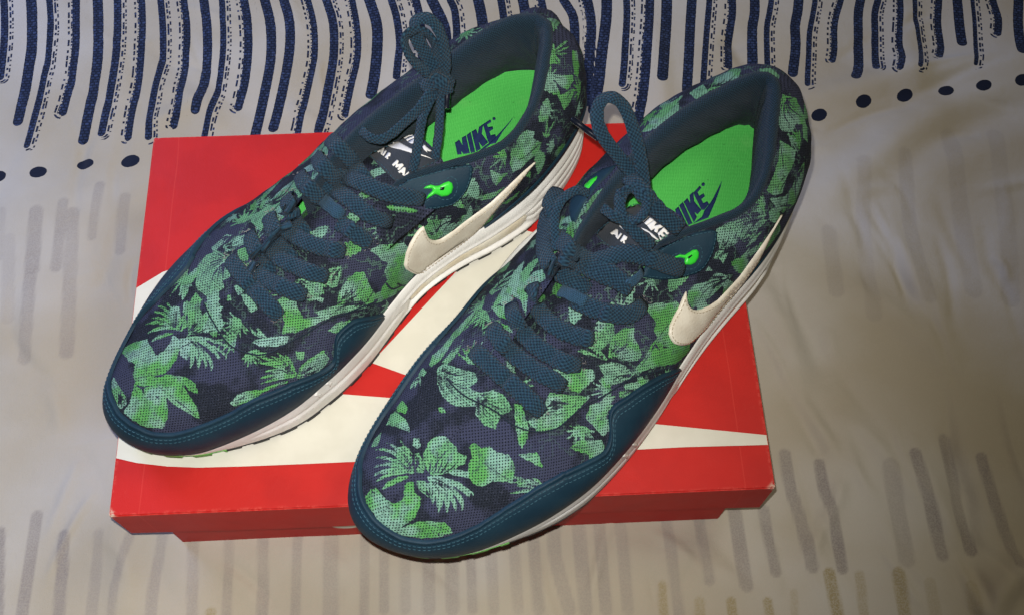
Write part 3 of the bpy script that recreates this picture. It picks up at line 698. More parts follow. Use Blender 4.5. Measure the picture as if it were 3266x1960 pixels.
# ------------------------------------------------------------------ the shoe itself
def build_shoe(key, label):
    S = build_shape(key)
    root = empty("sneaker", (S.org[0], S.org[1], 0.0), S.a)
    tag(root, label, "shoe"); root["group"] = "pair of leaf-print shoes on the box"
    S.root = root
    G, N, H = S.G, S.N, S.H
    # soft puckering of the fabric
    pk = (np.sin(G[..., 0] * 0.21 + G[..., 1] * 0.13) * np.sin(G[..., 1] * 0.27 - G[..., 2] * 0.19 + 1.3) * 0.35 + np.sin(G[..., 0] * 0.47 - G[..., 1] * 0.33) * 0.12)
    wv = np.sin(np.linspace(0, math.pi, NV))[None, :]
    V = G + N * (pk * wv)[..., None]
    F = grid_faces(NU, NV, True)
    S.bvh = bvh_of(S, V.reshape(-1, 3), F)
    up = mesh_obj("upper", V.reshape(-1, 3) / 1000, F, M['print'], root)
    # weave coordinates (mm), thread rows run with the world axes as on the photograph
    Tz = np.interp(G[..., 0], [0, 230, 260, 330], [95, 62, 52, 40])
    yc = 9.0
    q = G[..., 1] + np.sign(G[..., 1] - yc) * np.clip(Tz - G[..., 2], 0, 80) * 0.85
    ca, sa = math.cos(S.a), math.sin(S.a)
    uv = np.stack([G[..., 0] * ca - q * sa, G[..., 0] * sa + q * ca], -1).reshape(-1, 2)
    setuv(up, uv)
    print_leaves(S, up, V.reshape(-1, 3), N.reshape(-1, 3))
    S.upper = up

    # midsole -----------------------------------------------------------
    O, no, zb, zs = S.O, S.no, S.zb, S.zs
    rows = 40
    hh = np.linspace(0, 1, rows)
    x = O[:, 0][:, None]
    bot = zs + 3.2; htot = np.maximum(zb - bot, 1.0)
    z = bot[:, None] + htot[:, None] * hh[None]
    flare = np.interp(x, [-10, 60, 140, 210, 325], [1.6, 1.4, 0.4, 0.3, 0.0])
    off = 0.9 * np.sin(math.pi * hh)[None] - 1.4 * np.clip((hh[None] - 0.82) / 0.18, 0, 1) ** 2 - 1.2 * np.clip((0.12 - hh[None]) / 0.12, 0, 1) ** 2 + flare * (1 - hh[None]) ** 0.7 - 0.6 * hh[None]
    isp = (np.arange(NU) < H)[:, None]
    heel = sstep(105, 40, x)
    for h0, x_end in ((0.34, 75), (0.55, 95), (0.76, 60)):
        g = np.exp(-((hh[None] - h0 - 0.0012 * np.clip(x - 20, 0, 100)) / 0.032) ** 2) * sstep(x_end, x_end - 14, x)
        off = off - 1.3 * g
    # long channel along the forefoot wall
    g = np.exp(-((hh[None] - 0.5) / 0.06) ** 2) * sstep(150, 162, x) * sstep(262, 245, x)
    off = off - 0.9 * g
    # air window recess
    cap = np.minimum(sstep(58, 66, x), sstep(150, 142, x)) * sstep(0.2, 0.27, hh[None]) * sstep(0.66, 0.58, hh[None])
    off = off - 2.2 * cap * isp
    rim = np.minimum(sstep(52, 60, x), sstep(156, 148, x)) * (np.exp(-((hh[None] - 0.17) / 0.04) ** 2) + np.exp(-((hh[None] - 0.70) / 0.04) ** 2))
    off = off + 0.7 * rim * isp
    W_ = np.concatenate([O[:, None] + no[:, None] * off[..., None], z[..., None]], -1)
    inn = np.concatenate([O - no * 5, (zb + 0.2)[:, None]], 1)[:, None]
    bi = np.concatenate([O - no * 5, (bot + 0.2)[:, None]], 1)[:, None]
    Vm = np.concatenate([bi, W_, inn], 1)
    nr = rows + 2
    Fm = [tuple(f) for f in grid_faces(NU, nr, True)]
    Fm.append(tuple(np.arange(NU)[::-1] * nr))
    mid = mesh_obj("midsole", Vm.reshape(-1, 3) / 1000, Fm, M['midsole'], root)
    S.bvh_mid = bvh_of(S, Vm.reshape(-1, 3), grid_faces(NU, nr, True))
    # air window bar inside the recess (+ side)
    i0 = int(np.argmin(np.abs(O[:H, 0] - 62) + (np.arange(H) > H * 0.8) * 999)); i1 = int(np.argmin(np.abs(O[:H, 0] - 146) + (np.arange(H) > H * 0.8) * 999))
    ii = np.arange(i0, i1, 2); m = 12
    Vw = []
    for i in ii:
        e = min(1, (i - i0) / 9, (i1 - i) / 9); e = math.sqrt(max(0, 1 - (1 - e) ** 2))
        for k in range(m):
            a = -1 + 2 * k / (m - 1)
            h_ = 0.43 + 0.155 * a * e
            o_ = -1.9 + 1.5 * math.sqrt(max(0, 1 - a * a)) * e
            fl = float(np.interp(O[i, 0], [-10, 60, 140, 210, 325], [1.6, 1.4, 0.4, 0.3, 0.0]))
            p = O[i] + no[i] * (o_ + 0.9 * math.sin(math.pi * h_) + fl * (1 - h_) ** 0.7 - 0.6 * h_)
            Vw.append((p[0], p[1], bot[i] + htot[i] * h_))
    mesh_obj("air_window", np.array(Vw) / 1000, grid_faces(len(ii), m), M['window'], mid)

    # outsole -----------------------------------------------------------
    per = np.concatenate([[0], np.cumsum(np.linalg.norm(np.diff(O, axis=0), axis=1))])
    lug = (np.sin(per * 2 * math.pi / 15.0) > -0.35)
    lugd = np.where(lug, 0.0, 1.7)
    def sole_ring(mask_lo, mask_hi, mat, name, extra, top_add, par):
        idx = np.where((O[:, 0] >= mask_lo) & (O[:, 0] < mask_hi))[0]
        br = np.where(np.diff(idx) > 1)[0]
        if len(br): idx = np.concatenate([idx[br[0] + 1:], idx[:br[0] + 1]])
        prof = [(-8, 0.4, 0), (-1.2 + extra, 0.0, 1), (0.1 + extra, 0.9, 1), (0.3 + extra, 3.4 + top_add, 0), (-1.5, 3.7 + top_add, 0), (-8, 3.7, 0)]
        Vs = []
        for i in idx:
            for o_, dz, lg in prof:
                p = O[i] + no[i] * (o_ - (0.8 if lg and not lug[i] else 0))
                Vs.append((p[0], p[1], zs[i] + dz + (lugd[i] if lg else 0)))
        Fs = [tuple(f) for f in grid_faces(len(idx), len(prof), len(idx) == NU)]
        Fs.append(tuple(np.arange(len(idx))[::-1] * len(prof)))
        return mesh_obj(name, np.array(Vs) / 1000, Fs, mat, par, smooth=False)
    osl = sole_ring(-50, 272, M['outsole'], "outsole", 0.0, 0.0, root)
    sole_ring(270, 400, M['green_rubber'], "toe_tread", 0.4, 0.9, osl)

    # collar lining ------------------------------------------------------
    T = S.T
    tt = np.roll(T, -3, 0) - np.roll(T, 3, 0); tt[:, 2] = 0
    tt = gauss(tt, 6); tt /= np.linalg.norm(tt, axis=1)[:, None]
    nin = np.stack([tt[:, 1], -tt[:, 0]], 1)
    cen = np.array([60.0, 8.0])
    sp = S.s[:H]; sm = S.s
    xT = T[:, 0]
    pl = [i for i in range(0, H) if xT[i] < 134 and S.s[i] < S.s_thr]
    mi = [i for i in range(H + 1, NU) if xT[i] < 168 and S.s[i] < S.s_thr]
    idx = np.array(mi + pl)                                  # from the far eyestay round the heel to the near eyestay
    ang = np.linspace(0, 1, len(idx))
    prof = np.array([(-0.5, -2.5), (-0.3, 0.1), (0.7, 1.2), (2.4, 1.9), (4.4, 1.9), (6.2, 1.0), (7.6, -1.0), (8.8, -4.5), (9.8, -9), (10.4, -14), (10.4, -21), (9.0, -28), (6.6, -34), (6.4, -35.2), (4.2, -39), (1.0, -46), (-2.0, -56)])
    pf = catmull(prof, 64, False)
    Vl = []; Nl = []
    for n_, i in enumerate(idx):
        e = min(n_, len(idx) - 1 - n_) / 22.0; e = math.sqrt(max(0.02, 1 - (1 - min(1, e)) ** 2))
        fwd = float(np.interp(xT[i], [95, 150], [1, 0.45]))
        hl = float(np.interp(xT[i], [6, 30], [0.82, 1.0]))
        for a, b in pf:
            near_ = float(np.interp(S.s[i], [0.05, 0.25], [1, 0.66])) if i < H else 1.0
            aa = a * e * near_ * (fwd if a > 0 else 1) * hl + 0.25 * math.sin(i * 0.31 + b * 0.4) * (1 if b < -6 else 0.3)
            bb = b * (e if b > 0 else 1)
            zz = T[i, 2] + bb
            Vl.append((T[i, 0] + nin[i, 0] * aa, T[i, 1] + nin[i, 1] * aa, zz))
    Vl = np.array(Vl)
    li = mesh_obj("collar_lining", Vl / 1000, grid_faces(len(idx), len(pf)), M['lining'], root)
    Lc = np.concatenate([[0], np.cumsum(np.linalg.norm(np.diff(T[idx], axis=0), axis=1))]); Lp = np.concatenate([[0], np.cumsum(np.linalg.norm(np.diff(pf, axis=0), axis=1))])
    setuv(li, np.stack([np.repeat(Lc, len(pf)), np.tile(Lp, len(idx))], 1))

    # insole --------------------------------------------------------------
    Oi = O - no * 6.0
    rings = 26; Vi = []
    c0 = np.stack([O[:, 0].clip(30, 270), np.full(NU, 8.0)], 1)
    stp = 4
    for i in range(0, NU, stp):
        for k in range(rings):
            f = k / (rings - 1)
            p = Oi[i] * (1 - f) + c0[i] * f
            d = np.linalg.norm(Oi[i] - p)
            Vi.append((p[0], p[1], float(np.interp(p[0], [0, 120, 190, 240, 320], [37, 35, 31, 24, 17])) + 5.0 * math.exp(-d / 9.0) * float(np.interp(p[0], [120, 200], [1, 0]))))
    Vi = np.array(Vi)
    ins = mesh_obj("insole", Vi / 1000, grid_faces(NU // stp, rings, True), M['insole'], root)
    setuv(ins, Vi[:, :2]); S.insole = ins
    S.bvh_ins = bvh_of(S, Vi, grid_faces(NU // stp, rings, True))

    # tongue --------------------------------------------------------------
    tn = TONGUE[key]
    nx, ny = 90, 44
    xs = np.linspace(0, 1, nx); ys = np.linspace(-1, 1, ny)
    tab = np.array(tn)                                     # rows: x, y centre, z centre, half width
    tq = np.linspace(0, 1, len(tab)); 
    cur = gauss(np.stack([np.interp(np.linspace(0, 1, nx), tq, tab[:, k]) for k in range(4)], 1), 3, False)
    Vt = []
    for i in range(nx):
        X, Yc, Zc, Hw = cur[i]
        rnd = math.sqrt(max(0, 1 - max(0, (i - (nx - 9)) / 8.5) ** 2)) * 0.18 + 0.82 if i > nx - 9 else 1
        for y in ys:
            zz = Zc - 2.0 - 15.0 * abs(y) ** 2.2 + 0.5 * math.sin(X * .3 + y * 3)
            Vt.append((X, Yc + Hw * y * rnd, zz))
    top = np.array(Vt).reshape(nx, ny, 3)
    bottom = top.copy(); bottom[..., 2] -= 3.5; bottom[-1, :, 0] += 1.0
    Va = np.concatenate([top.reshape(-1, 3), bottom.reshape(-1, 3)])
    Ft = [tuple(f) for f in grid_faces(nx, ny)] + [tuple(f[::-1] + nx * ny) for f in grid_faces(nx, ny)]
    def rim_(a): 
        for p, q in zip(a[:-1], a[1:]): Ft.append((p, q, q + nx * ny, p + nx * ny))
    rim_([(nx - 1) * ny + j for j in range(ny)]); rim_([i * ny for i in range(nx)]); rim_([i * ny + ny - 1 for i in range(nx)][::-1])
    to = mesh_obj("tongue", Va / 1000, Ft, M['print'], root)
    setuv(to, np.stack([Va[:, 0] * ca - Va[:, 1] * sa, Va[:, 0] * sa + Va[:, 1] * ca], 1))
    print_leaves(S, to, Va, np.tile([0, 0, 1.0], (len(Va), 1)))
    S.tongue = to
    S.bvh_ton = bvh_of(S, top.reshape(-1, 3), grid_faces(nx, ny))
    allv = np.concatenate([V.reshape(-1, 3), top.reshape(-1, 3), Vl]); 
    f2 = grid_faces(nx, ny) + len(V.reshape(-1, 3)); f3 = grid_faces(len(idx), len(pf)) + len(V.reshape(-1, 3)) + nx * ny
    S.bvh_all = bvh_of(S, allv, np.concatenate([F, f2, f3]))

    # mudguard ------------------------------------------------------------
    us, vs = [], []
    Gw = toworld(S, G)
    kd_u = None
    from mathutils.kdtree import KDTree
    kd = KDTree(NU * NV)
    for i, p in enumerate(Gw.reshape(-1, 3)): kd.insert(Vector(p), i)
    kd.balance()
    tr = MUD[key]
    P = catmull(np.array(tr, float), 160, False)
    for p in P:
        h, n_ = cast(S.bvh, *p)
        if h is None: continue
        _, k, _ = kd.find(Vector(h)); us.append(k // NV); vs.append(k % NV)
    us, vs = np.array(us), np.array(vs, float) / (NV - 1)
    o_ = np.argsort(us); us, vs = us[o_], vs[o_]
    # hidden far side: falls to the sole like the near side
    far = np.array(MUD_FAR[key])
    fu = [int(H + np.argmin(np.abs(O[H:, 0] - q[0]) + (np.arange(NU - H) > (NU - H) * 0.9) * 999)) for q in far]
    us = np.concatenate([us, fu]); vs = np.concatenate([vs, far[:, 1] / 100.0])
    o_ = np.argsort(us); us, vs = us[o_], vs[o_]
    i0, i1 = us[0], us[-1]
    ui = np.arange(i0, i1 + 1)
    vm = np.interp(ui, us, vs); vm = gauss(vm, 2.0, False); vm = np.maximum(vm, 0.004)
    vm[-1] = 0.004; 
    rr = 30
    f_ = np.concatenate([np.linspace(0, 0.7, 14), np.linspace(0.72, 1, rr - 14)])
    Vg = np.zeros((len(ui), rr, 3))
    for n_, i in enumerate(ui):
        ln_ = S.len[i] * vm[n_]
        dd = (1 - f_) * ln_                                 # mm from the upper edge
        offs = 1.5 * np.sqrt(np.clip(dd / 0.9, 0, 1)) + 0.3 * np.exp(-((dd - 1.1) / 0.8) ** 2) - 0.35 * np.exp(-((dd - 2.7) / 0.6) ** 2) + 0.15
        offs = offs * min(1, ln_ / 2.5 + 0.15)
        q = f_ * vm[n_] * (NV - 1)
        for c in range(3):
            Vg[n_, :, c] = np.interp(q, np.arange(NV), G[i, :, c]) + np.interp(q, np.arange(NV), N[i, :, c]) * offs
        Vg[n_, 0, 2] -= 1.5
    mg = mesh_obj("mudguard", Vg.reshape(-1, 3) / 1000, grid_faces(len(ui), rr), M['navy_leather'], root)
    S.bvh_mud = bvh_of(S, Vg.reshape(-1, 3), grid_faces(len(ui), rr))
    for dmm in (3.6, 5.6):
        pts = []; nn = []
        for n_, i in enumerate(ui):
            ln_ = S.len[i] * vm[n_]
            if ln_ < dmm + 3: continue
            q = (1 - dmm / ln_) * vm[n_] * (NV - 1)
            pts.append([np.interp(q, np.arange(NV), G[i, :, c]) + np.interp(q, np.arange(NV), N[i, :, c]) * 1.6 for c in range(3)])
            nn.append([np.interp(q, np.arange(NV), N[i, :, c]) for c in range(3)])
        pw = toworld(S, np.array(pts)); nl = np.array(nn)
        nw = np.concatenate([nl[:, :1] * S.h + nl[:, 1:2] * S.nv, nl[:, 2:]], 1)
        stitches("stitching", pw, nw, S, mg, M['thread'], 2.4, 1.6, 0.26, 0.1)

    # heel strip of navy leather between upper and midsole
    hi = np.array([i % NU for i in range(-int(NU * 0.115), int(NU * 0.17))])
    Vh = []
    for n_, i in enumerate(hi):
        e = min(1, n_ / 60, (len(hi) - 1 - n_) / 90)
        for k in range(10):
            f = k / 9 * (0.02 + (HEELSTRIP[key]) * math.sin(e * math.pi / 2))
            q = f * (NV - 1)
            ofs = 1.1 if k < 9 else 0.1
            Vh.append([np.interp(q, np.arange(NV), G[i, :, c]) + np.interp(q, np.arange(NV), N[i, :, c]) * ofs for c in range(3)])
    mesh_obj("heel_strip", np.array(Vh) / 1000, grid_faces(len(hi), 10), M['navy_leather'], root)
    return S

def print_leaves(S, o, Vl, Nl):
    """bake the traced leaf outlines onto the fabric as smooth distance fields (mm), in the tangent plane of each leaf"""
    n = len(Vl)
    leaf = np.full(n, -4.0); pale = np.zeros(n); vein = np.zeros(n); cut = np.full(n, -4.0)
    Wl = toworld(S, Vl)
    Nw = np.concatenate([Nl[:, :1] * S.h + Nl[:, 1:2] * S.nv, Nl[:, 2:]], 1)
    is_t = o.name.startswith("tongue")
    bvh = S.bvh
    for it in PRINT[S.key]:
        x0, y0, sc, kind = it[:4]
        if kind == 'p': pts = np.array(it[6], float); pal, vn = it[4], it[5]; cl = True
        elif kind == 'b':
            hub, ct, tip = [np.array(q, float) for q in it[6:9]]
            t = np.linspace(0, 1, 9)[:, None]
            c = (1 - t) ** 2 * hub + 2 * t * (1 - t) * ct + t * t * tip
            tg = np.gradient(c, axis=0); tg /= np.linalg.norm(tg, axis=1)[:, None]
            nm = np.stack([-tg[:, 1], tg[:, 0]], 1)
            wd = it[5] * 0.56 * np.interp(t[:, 0], [0, 0.15, 0.5, 0.8, 1], [0.3, 0.7, 1.0, 0.75, 0.05])[:, None]
            pts = np.vstack([c + nm * wd, (c - nm * wd)[::-1]]); pal, vn = it[4], 0
        else:
            c = catmull(np.array(it[5], float), 9, False) if len(it[5]) > 2 else resample(np.array(it[5], float), 5)
            tg = np.gradient(c, axis=0); tg /= np.linalg.norm(tg, axis=1)[:, None]
            nm = np.stack([-tg[:, 1], tg[:, 0]], 1)
            wd = it[4] * 0.5 * np.interp(np.linspace(0, 1, len(c)), [0, 0.3, 1], [0.9, 1.0, 0.3])[:, None]
            pts = np.vstack([c + nm * wd, (c - nm * wd)[::-1]]); pal = vn = 0
        px = np.stack([x0 + pts[:, 0] / sc, y0 + pts[:, 1] / sc], 1)
        W3, N3 = [], []
        bad = 0
        for p in px:
            h, nn = cast(bvh, *p)
            if h is None: bad += 1; continue
            W3.append(h); N3.append(nn)
        if len(W3) < 3: continue
        W3 = np.array(W3); c0 = W3.mean(0)
        nrm = np.mean(N3, 0); nrm /= np.linalg.norm(nrm)
        d = raydir(*px.mean(0))
        # in-plane axes; points carried along the sight line so that they keep the traced outline
        e1 = np.cross(nrm, [0, 0, 1.0]); 
        if np.linalg.norm(e1) < 0.2: e1 = np.cross(nrm, [0, 1.0, 0])
        e1 /= np.linalg.norm(e1); e2 = np.cross(nrm, e1)
        def flat(P):
            k = ((c0 - P) @ nrm) / (d @ nrm)
            Q = P + k[:, None] * d - c0
            return np.stack([Q @ e1, Q @ e2], 1) * 1000
        poly = flat(W3); 
        rad = np.abs(poly).max() + 4
        near = np.where((np.linalg.norm(Wl - c0, axis=1) * 1000 < rad * 1.5 + 4) & (Nw @ nrm > (-2 if is_t else 0.15)))[0]
        if len(near) == 0: continue
        fl = flat(Wl[near])
        ok = (np.abs(fl[:, 0]) < rad) & (np.abs(fl[:, 1]) < rad)
        near, fl = near[ok], fl[ok]
        if len(near) == 0: continue
        sd = np.clip(sdf2(fl, poly), -4, 4)
        if kind == 'c': cut[near] = np.maximum(cut[near], sd)
        else:
            better = sd > leaf[near]
            pale[near] = np.where(better, pal, pale[near]); vein[near] = np.where(better, vn, vein[near])
            leaf[near] = np.maximum(leaf[near], sd)
    # leaves on the parts the photograph does not show: scattered at random
    hid = np.where(((CAM - Wl) * Nw).sum(1) < 0)[0]
    if len(hid) and not is_t:
        r2 = np.random.default_rng(11)
        for _ in range(26):
            c0 = Vl[r2.choice(hid)]; a0 = r2.uniform(0, 6.28); L_, W2 = r2.uniform(9, 17), r2.uniform(5, 9)
            dv = Vl[hid] - c0
            tpl = np.stack([dv[:, 0], dv[:, 2] + 0.3 * dv[:, 1]], 1)
            r_ = np.linalg.norm(dv, axis=1); th = np.arctan2(tpl[:, 1], tpl[:, 0]) - a0
            rr_ = 1 / np.sqrt((np.cos(th) / L_) ** 2 + (np.sin(th) / W2) ** 2) * (1 + 0.15 * np.sin(5 * th + a0))
            sd = np.clip((rr_ - r_) * 0.7, -4, 4); sd = np.where(r_ < 30, sd, -4)
            m_ = sd > leaf[hid]
            pale[hid] = np.where(m_, r2.uniform(0, 0.5) * 0 + 0.2, pale[hid]); leaf[hid] = np.maximum(leaf[hid], sd)
    # small leaf scraps between the big ones
    vis = np.where((((CAM - Wl) * Nw).sum(1) > 0) & (Vl[:, 0] < (240 if not is_t else 400)) & (leaf < -2.5))[0]
    r2 = np.random.default_rng(21)
    for q_ in range(72 if not is_t else 16):
        ci = r2.choice(vis); c0 = Vl[ci]; nn = Nl[ci]
        e1 = np.cross(nn, [0.3, 0.2, 1.0]); e1 /= np.linalg.norm(e1); e2 = np.cross(nn, e1)
        dv = Vl - c0; near = np.where(np.abs(dv).max(1) < 22)[0]; dv = dv[near]
        a0 = r2.uniform(0, 6.28); P2 = np.stack([dv @ e1, dv @ e2], 1)
        if q_ % 3:                                            # fern: blades curving out of one hub
            nb = r2.integers(6, 11); L_ = r2.uniform(7, 13); sd = np.full(len(near), -4.0)
            for k in range(nb):
                aa = a0 + (k / (nb - 1) - 0.5) * r2.uniform(2.2, 2.8); bend = 0.5 * (k / (nb - 1) - 0.5)
                ll = L_ * (1 - 0.35 * abs(k / (nb - 1) - 0.5) * 2)
                t = np.linspace(0, 1, 6)[:, None]; ang = aa + bend * t
                cl = np.concatenate([np.cos(ang), np.sin(ang)], 1) * t * ll
                for u0, u1, t0 in zip(cl[:-1], cl[1:], t[:-1, 0]):
                    e = u1 - u0; w_ = P2 - u0; tt_ = np.clip((w_ @ e) / (e @ e), 0, 1)
                    sd = np.maximum(sd, 0.85 * (1 - (t0 + tt_ * 0.2)) ** 0.6 - np.linalg.norm(w_ - tt_[:, None] * e, axis=1))
        else:                                                 # pointed leaf
            L_, W2 = r2.uniform(7, 13), r2.uniform(2.5, 4.5)
            x_ = P2[:, 0] * math.cos(a0) + P2[:, 1] * math.sin(a0); y_ = -P2[:, 0] * math.sin(a0) + P2[:, 1] * math.cos(a0)
            hw = W2 * np.clip(1 - (x_ / L_) ** 2, 0, 1) ** 0.8 * (1 + 0.12 * np.sin(x_ * 2.3))
            sd = np.where(np.abs(x_) < L_, hw - np.abs(y_ - 0.03 * x_ * x_), -4)
        sd = np.clip(sd, -4, 4); m_ = sd > leaf[near]
        pale[near] = np.where(m_, r2.choice([0, 0.3, 0.7]), pale[near]); vein[near] = np.where(m_, r2.integers(0, 2), vein[near]); leaf[near] = np.maximum(leaf[near], sd)
    attr(o, "leaf", leaf); attr(o, "pale", pale); attr(o, "vein", vein); attr(o, "cut", cut)

TONGUE = {'L': [(232, 12, 55, 20), (205, 12, 61, 22), (180, 11, 68, 24), (160, 11, 74, 25), (145, 11, 79, 25), (132, 11, 82, 25), (118, 12, 84, 24), (104, 13, 85, 22), (100, 13, 85, 22)],
          'R': [(242, 12, 55, 20), (215, 13, 61, 22), (188, 13, 68, 24), (168, 12, 74, 25), (152, 11, 79, 25), (138, 11, 82, 25), (124, 12, 84, 24), (112, 14, 85, 22), (107, 15, 85, 22)]}
MUD = {'L': [(1238,994),(1180,1006),(1125,1018),(1076,1059),(1060,1102),(1065,1145),(1017,1183),(936,1215),(812,1269),(731,1312),(634,1355),(542,1377),(478,1371),(408,1334),(365,1274),(354,1204),(381,1107),(435,1032),(516,946),(602,859)],
       'R': [(2165,1172),(2095,1199),(1993,1264),(1949,1296),(1936,1334),(1944,1382),(1928,1431),(1885,1460),(1805,1499),(1697,1558),(1589,1628),(1508,1677),(1427,1709),(1347,1720),(1266,1698),(1201,1650),(1163,1591),(1155,1531),(1163,1450),(1196,1380),(1233,1321),(1276,1262)]}
MUD_FAR = {'L': [(205, 24), (190, 16), (172, 6), (160, 0.5)], 'R': [(205, 22), (190, 15), (172, 6), (160, 0.5)]}
HEELSTRIP = {'L': 0.22, 'R': 0.14}

# ------------------------------------------------------------------ overlays, lettering and laces (traced outlines dropped on the shoe surfaces)
def px(x0, y0, sc, pts): return [(x0 + p[0] / sc, y0 + p[1] / sc) + tuple(p[2:]) for p in pts]
def inset_line(poly, d):
    P = np.asarray(poly, float); n = len(P)
    P = catmull(P, 160, True)
    t = np.roll(P, -1, 0) - np.roll(P, 1, 0); t /= np.linalg.norm(t, axis=1)[:, None]
    nm = np.stack([-t[:, 1], t[:, 0]], 1)
    Q = P + nm * d
    if sdf2(Q, P).mean() < 0: Q = P - nm * d
    keep = sdf2(Q, P) > d * 0.8
    return Q[keep]
SWOOSH = {'L': [(1350,721),(1337,730),(1323,748),(1306,778),(1294,807),(1288,845),(1294,858),(1307,866),(1322,872),(1340,872),(1358,868),(1377,856),(1415,828),(1458,796),(1500,756),(1539,716),(1590,656),(1647,592),(1680,550),(1706,516),(1668,548),(1620,594),(1566,645),(1525,676),(1485,705),(1450,733),(1420,753),(1404,763),(1388,767),(1376,765),(1366,759),(1359,746),(1354,732)],
          'R': [(2187,929),(2176,950),(2165,978),(2148,1008),(2135,1037),(2132,1064),(2138,1080),(2149,1094),(2162,1099),(2176,1099),(2192,1096),(2208,1086),(2235,1060),(2262,1032),(2304,980),(2343,935),(2380,885),(2413,838),(2437,790),(2470,725),(2492,684),(2466,728),(2424,790),(2392,835),(2359,881),(2325,918),(2289,956),(2260,975),(2235,986),(2220,988),(2208,986),(2198,979),(2192,967),(2189,950)]}
PANEL = {'L': px(1150,450,2.473,[(275,350),(330,318),(400,268),(500,232),(600,207),(700,192),(800,184),(868,184),(884,215),(875,290),(840,380),(790,450),(720,505),(600,535),(480,545),(350,530),(250,505),(235,440)]),
         'R': px(1700,150,1.855,[(640,1362),(655,1310),(700,1240),(760,1178),(850,1132),(950,1098),(1055,1080),(1086,1094),(1085,1140),(1062,1225),(1015,1305),(960,1342),(850,1372),(750,1378)])}
FARPANEL = {'R': px(1650,250,2.698,[(850,755),(800,820),(690,930),(570,1090),(505,1240),(470,1230),(445,1140),(460,1060),(560,930),(640,850),(740,785)])}
KEY = {'L': px(1150,350,4.24,[(845,1060),(880,1030),(940,1010),(1000,1025),(1060,1020),(1120,985),(1180,962),(1225,985),(1238,1040),(1215,1110),(1160,1150),(1090,1160),(1035,1140),(1000,1130),(960,1150),(880,1195),(900,1150),(965,1085),(960,1060)]),
       'R': px(1850,550,4.24,[(1255,1140),(1330,1108),(1400,1115),(1460,1075),(1510,1045),(1560,1040),(1590,1080),(1585,1150),(1540,1220),(1480,1250),(1400,1245),(1395,1200),(1405,1165),(1340,1145),(1280,1150)])}
KEYHOLE = {'L': px(1150,350,4.24,[(1068,1038),(1128,1030),(1112,1070),(1062,1076)]), 'R': px(1850,550,4.24,[(1425,1142),(1480,1108),(1492,1120),(1445,1164)])}
FARKEY = {'R': px(1650,250,2.698,[(702,862),(690,890),(622,972),(590,965),(598,935),(650,890)])}
LABEL = {'L': px(1150,350,4.24,[(105,610),(370,430),(640,250),(860,455),(1085,670),(800,830),(490,990),(290,800)]),
         'R': px(1850,550,4.24,[(215,860),(430,630),(760,420),(1010,600),(1230,790),(1010,930),(880,1040),(600,1190),(500,1110)])}
INS = {'L': (1150,350,4.24,[('letter',[(1275,450),(1333,408),(1380,485),(1368,383),(1425,350),(1478,592),(1392,603),(1362,560),(1368,606),(1310,612)]),('letter',[(1435,345),(1490,305),(1550,575),(1492,590)]),
   ('letter',[(1502,300),(1562,262),(1585,330),(1600,240),(1660,195),(1640,330),(1725,445),(1650,510),(1600,440),(1625,535),(1565,570)]),('letter',[(1655,200),(1755,135),(1768,170),(1712,205),(1722,240),(1785,230),(1795,265),(1742,300),(1758,350),(1820,335),(1835,380),(1740,455),(1722,430)]),
   ('swoosh_print',[(2072,98),(2010,190),(1930,290),(1830,455),(1760,470),(1660,545),(1580,580),(1690,490),(1760,440),(1850,350),(1950,240)]),('registered_mark',[(1827,125),(1820,141),(1805,147),(1790,141),(1783,125),(1790,109),(1805,103),(1820,109)])]),
 'R': (1850,550,4.24,[('letter',[(1215,565),(1262,545),(1320,620),(1285,505),(1330,465),(1455,720),(1400,735)]),('letter',[(1340,450),(1390,402),(1520,690),(1468,718)]),
   ('letter',[(1400,400),(1450,350),(1490,420),(1480,310),(1530,265),(1545,400),(1640,510),(1590,570),(1545,540),(1580,610),(1540,680)]),('letter',[(1530,280),(1620,180),(1640,215),(1590,270),(1610,320),(1670,285),(1690,325),(1640,365),(1665,420),(1720,395),(1745,430),(1680,510),(1640,505)]),
   ('swoosh_print',[(1922,110),(1890,230),(1830,400),(1735,615),(1640,650),(1520,700),(1650,600),(1680,520),(1740,440),(1790,370),(1850,250)]),('registered_mark',[(1690,165),(1683,183),(1665,190),(1647,183),(1640,165),(1647,147),(1665,140),(1683,147)])])}
